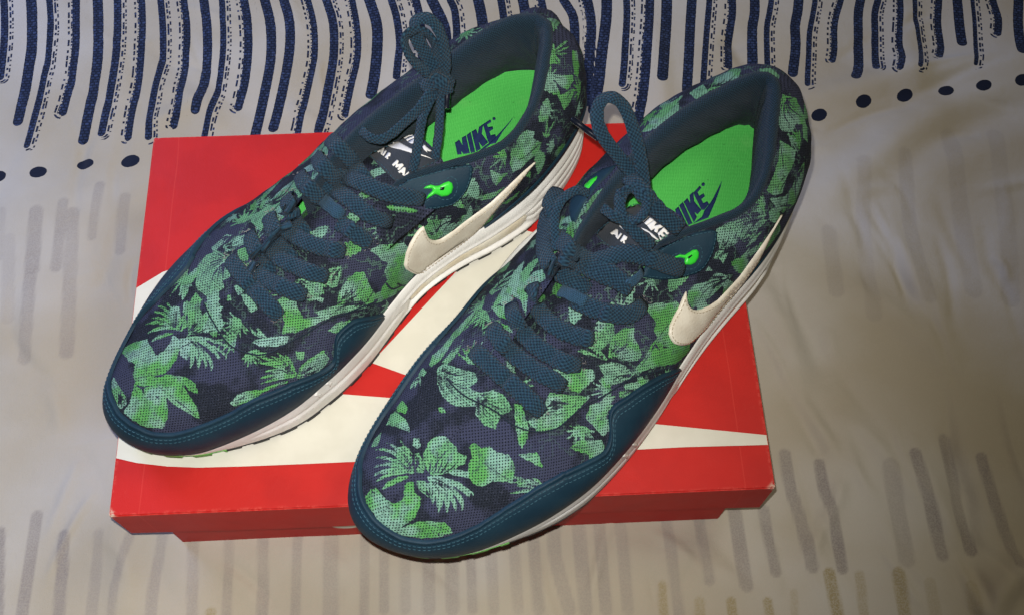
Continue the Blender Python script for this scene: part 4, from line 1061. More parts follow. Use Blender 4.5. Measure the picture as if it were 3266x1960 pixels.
LBL = {'L': (1150,350,4.24,[('letter',[(233,580),(310,515),(330,530),(308,632),(280,615),(285,600),(262,585),(248,596)]),('letter',[(300,625),(342,563),(362,576),(321,641)]),('letter',[(336,660),(383,590),(418,606),(408,644),(378,646),(384,680),(362,682),(364,652),(352,668)]),
   ('letter',[(430,757),(500,690),(522,707),(506,750),(570,738),(588,762),(520,832),(498,815),(530,778),(488,796),(472,785),(488,745),(450,778)]),('letter',[(508,852),(590,785),(614,800),(592,908),(565,892),(570,870),(548,858),(530,870)]),('letter',[(590,900),(648,845),(658,862),(602,915)]),
   ('swoosh_print',[(350,478),(430,440),(490,430),(520,455),(600,500),(700,550),(725,590),(880,635),(968,676),(820,632),(700,602),(540,555),(420,530),(370,502)]),
   ('letter',[(550,360),(600,300),(660,275),(720,290),(732,318),(660,325),(590,362)]),('letter',[(575,385),(640,350),(732,330),(732,355),(660,380),(610,408)]),('letter',[(615,415),(670,390),(732,365),(732,400),(680,420),(640,445)]),('letter',[(648,455),(700,425),(735,410),(735,470),(690,478)]),('letter',[(838,520),(862,490),(905,530),(960,572),(930,578),(890,565),(905,592),(860,560)])]),
 'R': (1850,550,4.24,[('letter',[(412,835),(495,778),(520,795),(515,905),(488,888),(490,865),(460,850),(440,855)]),('letter',[(498,900),(554,832),(574,846),(520,916)]),('letter',[(545,938),(598,856),(644,888),(628,924),(606,926),(610,972),(584,964),(584,932),(568,952)]),
   ('swoosh_print',[(520,678),(570,690),(620,730),(665,820),(600,800),(540,750)]),('letter',[(695,1035),(745,985),(762,1000),(750,1038)]),('letter',[(830,672),(905,595),(938,612),(862,690)]),('letter',[(870,700),(950,625),(1000,655),(905,725)]),
   ('letter',[(905,728),(1000,662),(1035,690),(1000,735),(1085,715),(1125,745),(1060,770),(1040,830),(1000,810),(1010,770),(960,800)]),('letter',[(1045,835),(1130,752),(1200,830),(1170,850),(1130,810),(1110,830),(1150,868),(1110,880),(1090,860),(1060,870),(1105,910),(1080,925)]),
   ('swoosh_print',[(820,760),(900,790),(985,850),(1060,920),(1040,925),(970,880),(930,830),(870,800)])])}
BARS = {'L': [px(600,400,2.473,q) for q in (
   [(335,1050,2),(380,1110,2.2),(470,1230,2.2),(600,1370,2.2),(718,1505,2)], [(490,850,2),(520,920,2),(560,1010,2),(610,1100,1.6),(660,1170,1)], [(490,1115,1),(560,1180,2.6),(640,1235,3.2),(780,1290,3.2),(920,1342,2.4)],
   [(655,712,2),(680,800,2),(710,890,2),(770,1000,1.6),(830,1060,1)], [(618,925,1),(680,1010,2.6),(760,1080,3.2),(880,1130,3.2),(1000,1170,3),(1095,1195,2.2)], [(795,555,2),(815,650,2),(850,760,1.8),(930,860,1)],
   [(740,785,1),(820,860,2.6),(920,915,3.2),(1030,955,3.2),(1120,975,3),(1228,995,2)], [(890,380,2),(930,460,2.6),(1000,540,2.6),(1075,575,1.5)], [(1190,765,1),(1270,815,2.4),(1350,880,2.6),(1425,930,2)], [(1035,250,2),(1070,330,2.6),(1120,390,2.6),(1205,445,1.6)],
   [(1055,490,2),(1150,520,3.6),(1260,590,4.4),(1370,670,4.4),(1470,730,3.6),(1605,768,2)], [(1140,110,3),(1170,160,3.4),(1240,240,4),(1330,350,4),(1430,455,2)], [(1165,378,2),(1260,425,4.6),(1370,470,5.4),(1490,515,5.4),(1620,550,4.4),(1731,560,3.4),(1850,588,2.4)])],
 'R': [px(1200,850,2.473,q) for q in (
   [(770,660,2),(850,730,2.2),(960,830,2.4),(1080,935,2.4),(1190,1040,2.4),(1305,1155,2)], [(915,465,2),(970,560,2.4),(1050,660,3),(1150,755,3.4),(1280,840,3.2),(1380,890,2.8),(1480,948,2)], [(1062,295,2),(1100,400,2.2),(1170,520,2.4),(1260,620,2.6),(1380,700,2.6),(1500,760,2.4),(1605,775,2)], [(1240,145,2),(1260,260,2.4),(1330,400,3),(1420,490,3),(1540,545,2.8),(1705,568,2)])]
   + [px(1750,800,1.855,q) for q in ([(140,285,1),(250,340,2.6),(370,372,3),(480,370,2.8),(560,305,2)],)]
   + [px(1000,500,1.855,q) for q in ([(1445,200,3),(1412,300,3.4),(1400,430,3.8),(1395,540,4),(1415,640,4),(1500,720,3.6),(1630,790,2)], [(1470,590,2),(1560,630,4),(1680,690,4.4),(1830,745,3.4)], [(1450,470,3),(1530,560,5),(1640,640,5.4),(1760,700,4.6),(1860,790,3)])]
   + [px(1700,150,1.855,q) for q in ([(225,1335,2),(330,1312,4.4),(430,1282,5.2),(540,1245,5.6),(650,1248,5.4),(760,1282,4.4),(885,1322,2.4)],)]}
WEB = {'L': [(px(600,400,2.473,[(1075,600,4),(1150,655,4.6),(1240,720,4)]), 7.0)], 'R': [(px(1750,800,1.855,[(80,262,4),(150,285,4.6),(225,318,4)]), 6.6), (px(1750,800,1.855,[(405,240,3),(470,175,4),(545,108,3)]), 4.8)]}
AIRL = {'L': (1000,0,2.968, [
   ('lace_loop', 6.0, 2.4, [(1130,720,100,0),(1020,640,106,20),(930,560,112,45),(880,470,117,55),(860,390,120,55),(890,320,122,50),(970,290,122,40),(1060,310,120,50),(1120,370,117,55),(1160,460,112,45),(1170,580,106,20),(1180,720,100,0)]),
   ('lace_loop', 7.2, 2.2, [(960,335,121,10),(1010,420,116,0),(1070,520,110,0),(1130,640,104,0),(1165,750,100,0)]),
   ('lace_loop', 6.6, 2.4, [(1230,720,100,0),(1245,600,107,15),(1240,470,114,30),(1210,340,120,35),(1160,240,124,30),(1090,180,126,25),(1010,175,126,30),(955,220,124,40),(950,290,121,50)]),
   ('lace_knot', 8.5, 5.0, [(1050,840,98,0),(1130,790,103,0),(1210,765,104,0),(1300,800,98,0)]), ('lace_knot', 8.0, 5.0, [(1150,690,101,0),(1200,770,105,0),(1260,880,98,0)]),
   ('lace_end', 5.0, 2.6, [(1205,810,100,20),(1200,950,97,30),(1195,1100,94,30),(1185,1250,91,30),(1165,1400,89,30),(1148,1505,85,30)]), ('lace_end', 5.4, 2.8, [(1150,850,99,30),(1090,980,96,35),(1040,1090,93,35),(1015,1200,91,35),(990,1350,89,30),(965,1500,87,30),(935,1620,83,30)]),
   ('lace_end', 5.4, 2.6, [(455,1235,95,20),(530,1300,96,30),(640,1320,96,30),(750,1260,96,30),(860,1160,96,30),(970,1060,97,30),(1070,930,99,20),(1130,840,100,0)]),
   ('aglet', 3.4, 3.2, [(1268,865,99,0),(1262,950,97,0),(1255,1030,95,0)])]),
 'R': (1650,250,2.698, [
   ('lace_loop', 6.8, 2.4, [(1090,970,99,0),(1075,800,106,5),(1050,640,112,10),(1010,480,117,15),(960,330,121,20),(900,220,124,30),(820,165,126,35),(740,180,125,30),(690,260,123,15),(690,380,120,5),(740,500,116,0),(820,610,111,0),(910,720,106,0),(1000,830,102,0),(1080,940,99,0)]),
   ('lace_knot', 8.4, 4.6, [(960,850,100,0),(1030,930,103,0),(1100,1010,102,0),(1160,1090,97,0)]), ('lace_end', 5.0, 2.8, [(890,1060,97,20),(925,975,101,30),(1000,945,103,30),(1085,1000,103,30),(1112,1090,101,30),(1080,1175,99,30),(1000,1225,97,30),(930,1180,95,20)]),
   ('lace_end', 6.2, 2.6, [(900,960,99,10),(880,1080,98,20),(900,1190,96,20),(970,1280,94,15),(1060,1370,92,10),(1160,1450,88,0)]), ('lace_end', 5.2, 2.4, [(735,1115,96,20),(820,1180,97,20),(905,1225,96,20)]),
   ('lace_end', 8.4, 2.4, [(1110,1010,100,0),(1180,1100,98,0),(1270,1190,95,0),(1410,1300,91,0)]), ('lace_end', 5.0, 2.6, [(610,990,85,20),(520,962,88,25),(420,1010,88,25),(345,1110,86,20),(318,1230,84,15),(325,1360,82,10),(345,1480,80,0)]),
   ('aglet', 3.2, 3.2, [(470,352,113,0),(580,432,112,0),(700,520,111,0)])])}

SEAM = {'L': px(600,800,2.473,[(120,400),(200,560),(330,740),(520,815),(650,800),(800,720),(950,640),(1110,540),(1250,490),(1400,430),(1560,400)]),
        'R': px(1600,1000,2.473,[(-440,500),(-300,640),(-60,760),(100,880),(280,930),(440,900),(560,800),(680,710),(800,650),(1000,520),(1150,470),(1330,420)])}
MARKS = {'L': [(1012,1258),(1046,1222)], 'R': [(1992,1452),(2020,1416)]}
def fray(S, bars):
    """torn pale threads around the lace holes"""
    V, F = [], []
    r2 = np.random.default_rng(5)
    for q in bars[:11]:
        for end in (q[0], q[-1]):
            for _ in range(16):
                a = r2.uniform(0, 6.28); rad = r2.uniform(10, 24)
                h, n_ = cast(S.bvh, end[0] + rad * math.cos(a), end[1] + rad * math.sin(a))
                if h is None: continue
                t = r2.normal(size=3); t -= n_ * (t @ n_); t /= np.linalg.norm(t); b_ = np.cross(t, n_)
                L_, w_ = r2.uniform(0.8, 2.2) / 1000, 0.16 / 1000
                i0 = len(V)
                for u_, z_ in ((0, 0.1), (0.5, 0.7), (1, 0.4)):
                    c = h + t * L_ * u_ + n_ * z_ / 1000 + b_ * r2.normal() * 0.0002
                    V.append(toshoe(S, c - b_ * w_)); V.append(toshoe(S, c + b_ * w_)); V.append(toshoe(S, c + n_ * w_ * 1.5))
                for s_ in (0, 3):
                    for k in range(3): F.append((i0 + s_ + k, i0 + s_ + (k + 1) % 3, i0 + s_ + 3 + (k + 1) % 3, i0 + s_ + 3 + k))
    o = mesh_obj("frayed_thread", V, F, M['pale_thread'], S.upper); o["kind"] = "stuff"
def dress_shoe(S):
    k, root = S.key, S.root
    sw = patch("swoosh", SWOOSH[k], S.bvh, S, root, M['white_leather'], off=0.9, puff=0.5, edge=9, step=6, skirt=1.0)
    P, Nn = drop_line(inset_line(SWOOSH[k], 7.0), S.bvh, 260)
    stitches("stitching", P, Nn, S, sw, M['cream_thread'], 2.2, 1.5, 0.24, 1.45)
    pn = patch("eyelet_panel", PANEL[k], S.bvh, S, root, M['navy_leather'], off=0.8, puff=0.9, edge=12, step=6)
    ky = patch("eyelet", KEY[k], S.bvh, S, pn, M['green_plastic'], off=2.0, puff=0.7, edge=8, step=4, skirt=0)
    patch("eyelet_hole", KEYHOLE[k], S.bvh, S, pn, M['aglet'], off=2.85, puff=0.05, edge=3, step=3, skirt=-2.4)
    P, Nn = drop_line(inset_line(PANEL[k], 8.0), S.bvh, 200)
    stitches("stitching", P, Nn, S, pn, M['thread'], 2.2, 1.5, 0.24, 1.75)
    kq = np.array([q[:2] for q in KEY[k]]); kc = kq.mean(0); kk = kc + (kq - kc) * np.array([1.28, 1.5])
    P, Nn = drop_line(kk, S.bvh, 90, True)
    stitches("stitching", P, Nn, S, pn, M['thread'], 2.2, 1.5, 0.24, 1.75)
    if k in FARPANEL:
        fp = patch("eyelet_panel", FARPANEL[k], S.bvh, S, root, M['navy_leather'], off=0.8, puff=0.6, edge=10, step=6)
        patch("eyelet", FARKEY[k], S.bvh, S, fp, M['green_plastic'], off=1.9, puff=0.5, edge=6, step=4, skirt=0)
    lb = patch("tongue_label", LABEL[k], S.bvh_ton, S, root, M['label'], off=0.5, puff=0.3, edge=6, step=8)
    x0, y0, sc, items = LBL[k]
    for nm, pl in items: patch(nm, px(x0, y0, sc, pl), S.bvh_ton, S, lb, M['white_ink'], off=0.95, puff=0.0, step=4, skirt=-0.7)
    P, Nn = drop_line(inset_line(LABEL[k], 7.0), S.bvh_ton, 150)
    stitches("stitching", P, Nn, S, lb, M['thread'], 2.2, 1.4, 0.2, 0.9)
    x0, y0, sc, items = INS[k]
    for nm, pl in items: patch(nm, px(x0, y0, sc, pl), S.bvh_ins, S, S.insole, M['navy_ink'], off=0.25, puff=0.0, step=5, skirt=-0.1)
    for q in BARS[k]: lace_on("lace", q, S.bvh_all, S, root, 8.8 if k == 'L' else 9.4, 4.0)
    for q, wd in WEB[k]: lace_on("webbing_loop", q, S.bvh_all, S, root, wd, 1.6, mat=M['webbing'], end_dip=2.5)
    P, Nn = drop_line(SEAM[k], S.bvh, 200)
    stitches("seam_stitching", P, Nn, S, S.upper, M['lace'], 2.0, 1.9, 0.42, 0.45)
    fray(S, BARS[k])
    for q in MARKS[k]: patch("raised_mark", [(q[0] - 12, q[1] + 3), (q[0] - 2, q[1] - 10), (q[0] + 3, q[1] - 2), (q[0] + 12, q[1] - 4), (q[0] + 5, q[1] + 9), (q[0] - 2, q[1] + 2)], S.bvh_mid, S, root, M['midsole'], off=0.5, puff=0.5, edge=4, step=4)
    x0, y0, sc, items = AIRL[k]
    for nm, wd, th, pl in items: lace_free(nm, px(x0, y0, sc, pl), S, root, wd, th, mat=M['aglet'] if nm == 'aglet' else None)

# ------------------------------------------------------------------ shoe box
def build_box():
    Wb, Db, hl = 0.345, 0.23395, 0.0358
    root = empty("shoe_box", (0, 0, -0.07))
    tag(root, "red cardboard shoe box with big white printed emblem, under both shoes on the bedsheet", "box")
    def up(v): return [(p[0], p[1], p[2] + 0.07) for p in v]
    # lid: open-bottomed tray with rounded edges
    bm = bmesh.new()
    bmesh.ops.create_cube(bm, size=1.0)
    for v in bm.verts: v.co = Vector((v.co.x * Wb, v.co.y * Db, v.co.z * hl - hl / 2 + 0.07))
    bot = [f for f in bm.faces if f.normal.z < -0.9]
    bmesh.ops.inset_region(bm, faces=bot, thickness=0.0018)
    bot = [f for f in bm.faces if f.normal.z < -0.9 and abs(f.calc_center_median().x) < 0.01 and abs(f.calc_center_median().y) < 0.01]
    r = bmesh.ops.extrude_face_region(bm, geom=bot)
    for v in r['geom']:
        if isinstance(v, bmesh.types.BMVert): v.co.z += hl - 0.0025
    bmesh.ops.delete(bm, geom=bot, context='FACES')
    ed = [e for e in bm.edges if all(v.co.z > 0.0699 for v in e.verts) or (abs(e.verts[0].co.x - e.verts[1].co.x) < 1e-6 and abs(e.verts[0].co.y - e.verts[1].co.y) < 1e-6 and abs(abs(e.verts[0].co.x) - Wb / 2) < 1e-5)]
    bmesh.ops.bevel(bm, geom=ed, offset=0.0007, segments=3, affect='EDGES')
    bmesh.ops.subdivide_edges(bm, edges=[e for e in bm.edges if e.calc_length() > 0.05], cuts=40, use_grid_fill=True)
    for v in bm.verts:                                        # cardboard is never quite flat
        if v.co.z < 0.045: v.co.y += 0.0008 * math.sin(v.co.x * 21) * (1 if v.co.y < 0 else -1)
        v.co.z += 0.0004 * math.sin(v.co.x * 17 + 1) * math.sin(v.co.y * 19)
    me = bpy.data.meshes.new("lid"); bm.to_mesh(me); bm.free()
    lid = bpy.data.objects.new("lid", me); col.objects.link(lid); lid.parent = root
    me.materials.append(M['red'])
    for p in me.polygons: p.use_smooth = False
    me.update()
    # body
    bm = bmesh.new()
    bmesh.ops.create_cube(bm, size=1.0)
    for v in bm.verts: v.co = Vector((v.co.x * 0.311 + 0.0012, v.co.y * 0.2268, v.co.z * 0.070 + 0.0325))
    bmesh.ops.bevel(bm, geom=[e for e in bm.edges], offset=0.0006, segments=2, affect='EDGES')
    me = bpy.data.meshes.new("box_body"); bm.to_mesh(me); bm.free()
    body = bpy.data.objects.new("box_body", me); col.objects.link(body); body.parent = root
    me.materials.append(M['red_body'])
    # white print on the lid (flat ink): lid-plane outlines traced from the photograph
    def flat(name, polys, par, z=0.0006):
        V, F = [], []
        for poly in polys:
            pts = []
            for p in poly:
                q = at_z(p[0], p[1], 0.0)
                pts.append((max(-Wb / 2 + 0.0006, min(Wb / 2 - 0.0006, q[0])), max(-Db / 2 + 0.0006, min(Db / 2 - 0.0006, q[1]))))
            P = densify(pts, 0.004)
            x0, y0 = P.min(0); x1, y1 = P.max(0)
            gx, gy = np.meshgrid(np.arange(x0, x1, 0.006), np.arange(y0, y1, 0.006)); g = np.stack([gx.ravel(), gy.ravel()], 1)
            g = g[sdf2(g, P) > 0.003]
            allp = np.vstack([P, g])
            r = delaunay_2d_cdt([Vector(p) for p in allp], [], [list(range(len(P)))], 1, 1e-7)
            i0 = len(V)
            for v in r[0]: V.append((v[0], v[1], 0.07 + z * 0.7 + 0.0004 * math.sin(v[0] * 17 + 1) * math.sin(v[1] * 19)))
            F += [tuple(i0 + k for k in f) for f in r[2]]
        o = mesh_obj(name, V, F, M['white_print'], par, smooth=False)
        bm = bmesh.new(); bm.from_mesh(o.data); bmesh.ops.recalc_face_normals(bm, faces=bm.faces)
        if bm.faces and sum(f.normal.z for f in bm.faces) < 0: bmesh.ops.reverse_faces(bm, faces=bm.faces)
        bm.to_mesh(o.data); bm.free()
        return o
    swo = [(300,1455),(366,1461),(437,1476),(534,1487),(631,1491),(776,1487),(970,1479),(1116,1472),(1400,1459),(1700,1446),(2041,1432),(2181,1425),(2475,1417),
           (2475,1390),(2448,1387),(2084,1351),(1700,1313),(1244,1268),(1085,1256),(960,1225),(860,1160),(800,1060),(790,960),(810,850),(850,760),(740,790),(623,832),(520,868),(435,919),(300,1000)]
    stroke = [(1184,1156),(1260,1075),(1330,1000),(1464,858),(1590,727),(1658,732),(1706,745),(1810,772),(1700,880),(1560,1030),(1440,1160),(1380,1226),(1302,1198)]
    flat("printed_swoosh", [swo], lid)
    flat("printed_stroke", [stroke], lid)
    # white oval printed on the front of the body
    Vo = []; c = at_z(1103, 1681, -0.046)
    for k in range(24):
        a = k / 24 * 2 * math.pi; Vo.append((c[0] + 0.0085 * math.cos(a), -0.1140, 0.07 - 0.0485 + 0.0065 * math.sin(a)))
    mesh_obj("printed_oval", Vo, [tuple(range(24))], M['white_print'], body, smooth=False)
    return root
M['red_body'] = M['red']

# ------------------------------------------------------------------ bedsheet
STR = []   # (type, width px, points px)  type 0 plain, 1 dashes on the right, 2 dashes on the left
def st(x0, y0, sc, rows):
    for r in rows: STR.append((r[0], r[1] / sc, [(x0 + p[0] / sc, y0 + p[1] / sc) for p in r[2]]))
st(0, 0, 2.061, [
 (1,50,[(15,-150),(25,0),(28,150),(20,300),(-5,500)]), (0,70,[(190,-150),(205,0),(210,150),(205,300),(175,500),(150,650),(117,795)]),
 (1,44,[(315,-150),(325,0),(330,150),(320,320),(285,500),(240,720),(210,850),(178,960)]), (2,60,[(485,-150),(495,0),(495,150),(490,330),(465,500),(430,650),(402,735)]),
 (0,68,[(630,-150),(640,0),(645,150),(645,300),(635,450),(600,650),(570,800),(543,915)]), (1,52,[(760,-150),(770,0),(770,200),(762,350),(735,550),(700,720),(667,875)]),
 (2,55,[(910,-150),(925,0),(930,150),(925,300),(905,550),(870,700),(838,905)]), (1,46,[(1035,-150),(1055,0),(1070,200),(1065,380),(1020,580),(990,750),(977,905)]),
 (2,55,[(1185,-150),(1205,0),(1225,180),(1215,400),(1195,550),(1165,750),(1140,832)]), (0,62,[(1310,-150),(1340,0),(1360,150),(1365,350),(1345,530),(1315,650),(1290,735)]),
 (1,42,[(1440,-150),(1460,0),(1470,200),(1465,380),(1430,600),(1380,760),(1345,895)]), (2,65,[(1575,-150),(1600,0),(1625,150),(1630,350),(1605,560),(1560,705)]),
 (0,65,[(1700,-150),(1740,0),(1780,170),(1785,380),(1755,560),(1710,760),(1660,960)]), (0,65,[(1830,-150),(1865,0),(1905,150),(1905,350),(1870,560),(1825,750),(1797,845)]),
 (2,50,[(1980,-150),(2020,0),(2060,170),(2065,380),(2030,560),(1985,750),(1940,930)]), (1,58,[(2100,-150),(2145,0),(2190,150),(2195,350),(2165,560),(2120,780),(2095,870)]),
 (2,52,[(2270,-150),(2310,0),(2345,200),(2345,380),(2305,560),(2265,760)])])
st(1000, 0, 1.855, [
 (0,65,[(285,-130),(330,0),(375,150),(375,300),(360,450),(340,560)]), (1,45,[(430,-130),(460,0),(490,100),(510,250),(500,350),(490,450)]), (2,56,[(560,-130),(600,0),(625,110),(640,280),(630,420)]),
 (0,68,[(655,-130),(700,0),(740,80),(775,170),(785,300)]), (1,45,[(780,-130),(810,0),(835,60),(848,200),(845,300)]), (0,65,[(935,-130),(975,0),(1000,130),(1005,250)]),
 (1,45,[(1080,-130),(1110,0),(1130,130)]), (0,62,[(1200,-130),(1240,0),(1260,130)]), (2,52,[(1310,-130),(1345,0),(1370,120)]),
 (0,56,[(1430,-130),(1480,0),(1530,80),(1545,170),(1548,400)]), (2,66,[(1580,-130),(1615,0),(1640,150),(1628,350),(1612,600)])])
st(1700, 150, 1.855, [(0,66,[(430,-420),(435,-200),(412,0),(400,100),(390,200),(358,372)]), (1,42,[(545,-400),(555,-200),(545,0),(540,100),(528,220)]), (2,62,[(690,-400),(685,-200),(670,0),(660,150),(645,300),(618,432)])])
st(2066, 0, 2.061, [
 (0,72,[(120,-150),(125,0),(120,150),(105,350),(92,528)]), (0,65,[(288,-150),(290,0),(280,150),(270,350),(255,600)]), (1,40,[(405,-150),(405,0),(395,120),(380,300),(362,560)]), (2,58,[(545,-150),(550,0),(550,100),(530,250),(525,440)]),
 (0,65,[(690,-150),(700,0),(700,100),(685,200),(690,430)]), (1,38,[(815,-150),(810,0),(800,80),(780,200),(785,430)]), (0,65,[(990,-150),(990,0),(980,100),(965,180),(970,320),(952,485)]),
 (1,36,[(1110,-150),(1100,0),(1080,120),(1060,230),(1055,380),(1045,568)]), (2,50,[(1280,-150),(1265,0),(1235,100),(1220,200),(1220,330),(1208,400)]), (0,62,[(1430,-150),(1400,0),(1385,100),(1385,300),(1380,450),(1355,530)]),
 (1,45,[(1530,-150),(1515,0),(1495,80),(1495,250),(1490,468)]), (2,48,[(1660,-150),(1655,0),(1650,150),(1640,300),(1650,400),(1624,500)]), (1,33,[(1760,-150),(1755,0),(1755,100),(1775,250),(1785,350),(1758,490)]),
 (2,55,[(1915,-150),(1910,0),(1905,150),(1925,300),(1904,380)]), (0,65,[(2020,-150),(2035,0),(2050,150),(2068,275)]), (1,28,[(2130,-150),(2135,0),(2150,150),(2155,300),(2140,445)]), (2,58,[(2240,-150),(2265,0),(2300,120),(2297,215)]),
 (0,65,[(2440,-150),(2440,0),(2435,150),(2450,345)]), (0,60,[(2560,-150),(2560,0),(2560,150),(2580,320)])])
DOTS = [(-6,565,27,18,-.3),(124,553,28,18,-.25),(272,523,28,16,-.22),(416,515,31,19,-.22)] + [(2066 + a / 2.061, b / 2.061, 25, 17, -.12) for a, b in ((1123,765),(1408,688),(1678,650),(1950,615),(2195,583),(2450,545))]
FAINT = []  # (colour 0 grey 1 gold, strength, width, points)
def ft(x0, y0, sc, rows):
    for r in rows: FAINT.append((r[0], r[1], r[2] / sc, [(x0 + p[0] / sc, y0 + p[1] / sc) for p in r[3]]))
ft(0, 1240, 2.061, [(0,.8,78,[(240,830),(190,1150),(130,1560)]),(0,.75,78,[(418,960),(405,1200),(375,1560)]),(0,.4,70,[(650,950),(640,1100),(600,1560)]),(0,.5,60,[(865,960),(760,1300),(720,1560)]),(0,.55,70,[(1070,960),(1010,1300),(985,1560)]),
 (0,.5,74,[(1270,960),(1262,1560)]),(0,.5,64,[(1510,960),(1490,1560)]),(0,.55,74,[(1735,960),(1725,1560)]),(0,.5,68,[(1960,960),(1940,1560)]),(0,.45,104,[(2180,940),(2170,1560)]),(0,.5,60,[(2400,960),(2390,1560)]),(0,.8,60,[(0,930),(-10,1560)]),
 (0,.4,60,[(610,1330),(580,1560)]),(1,.6,70,[(1385,1470),(1390,1560)])])
ft(1050, 1100, 1.855, [(0,.5,60,[(330,1080),(325,1560)]),(0,.35,60,[(450,1080),(450,1560)]),(0,.5,76,[(590,1080),(590,1560)]),(0,.5,76,[(720,1080),(730,1560)]),(0,.55,60,[(832,1080),(850,1560)]),(0,.45,64,[(950,1080),(975,1560)]),(0,.4,64,[(1085,1080),(1120,1560)]),
 (0,.5,70,[(1205,1080),(1240,1560)]),(0,.5,80,[(1330,1060),(1340,1260),(1420,1560)]),(0,.5,80,[(1470,1040),(1520,1560)]),(0,.5,74,[(1590,1020),(1640,1560)]),(0,.45,70,[(1720,1000),(1770,1560)])])
ft(2066, 1240, 2.061, [(0,.75,80,[(900,430),(935,640),(1000,850),(1078,1170)]),(0,.85,72,[(1128,490),(1160,680),(1210,820),(1275,1180)]),(0,.45,108,[(1590,510),(1640,800),(1695,1120)]),(0,.75,82,[(1755,430),(1830,700),(1935,1090)]),(0,.8,84,[(1962,325),(2020,560),(2060,800),(2135,1050)]),
 (0,.8,74,[(2195,450),(2290,760),(2430,1150)]),(0,.7,90,[(565,780),(610,1050),(645,1290)]),(0,.75,72,[(765,790),(800,1000),(840,1200)]),(0,.5,72,[(120,860),(160,1150),(210,1500)]),(0,.5,72,[(340,860),(370,1050),(400,1260)]),
 (1,.6,56,[(95,1290),(110,1560)]),(1,.45,70,[(340,1400),(345,1560)]),(1,.7,64,[(545,1400),(570,1560)]),(1,.7,60,[(785,1400),(820,1560)]),(1,.8,78,[(1190,1215),(1220,1350),(1265,1560)]),(1,.45,64,[(1390,1225),(1430,1560)]),(1,.7,80,[(1640,1215),(1670,1380),(1700,1560)]),(1,.3,80,[(1850,1280),(1900,1560)]),(1,.3,80,[(2120,1300),(2150,1560)]),(1,.3,50,[(960,1340),(970,1560)])])
ft(0, 0, 2.061, [(0,.5,62,[(665,1230),(645,1350),(610,1560)]),(0,.55,72,[(430,1350),(410,1450),(390,1640),(370,1760)]),(0,.55,95,[(250,1410),(230,1600),(215,1780)]),(0,.4,76,[(830,1310),(805,1480),(790,1640)]),(0,.3,60,[(20,1400),(0,1700)])])
ft(0, 0, 0.757, [(0,.45,30,[(90,520),(72,700),(60,865)]),(0,.5,32,[(180,520),(168,680),(160,850)]),(0,.25,30,[(25,580),(20,770)]),(0,.25,34,[(2080,400),(2090,620),(2110,760)]),(0,.3,34,[(2180,380),(2200,560),(2240,720)]),(0,.25,40,[(2290,330),(2320,520),(2350,700)]),(0,.25,40,[(2400,330),(2430,560),(2440,720)]),(0,.3,36,[(2000,560),(2020,700)])])

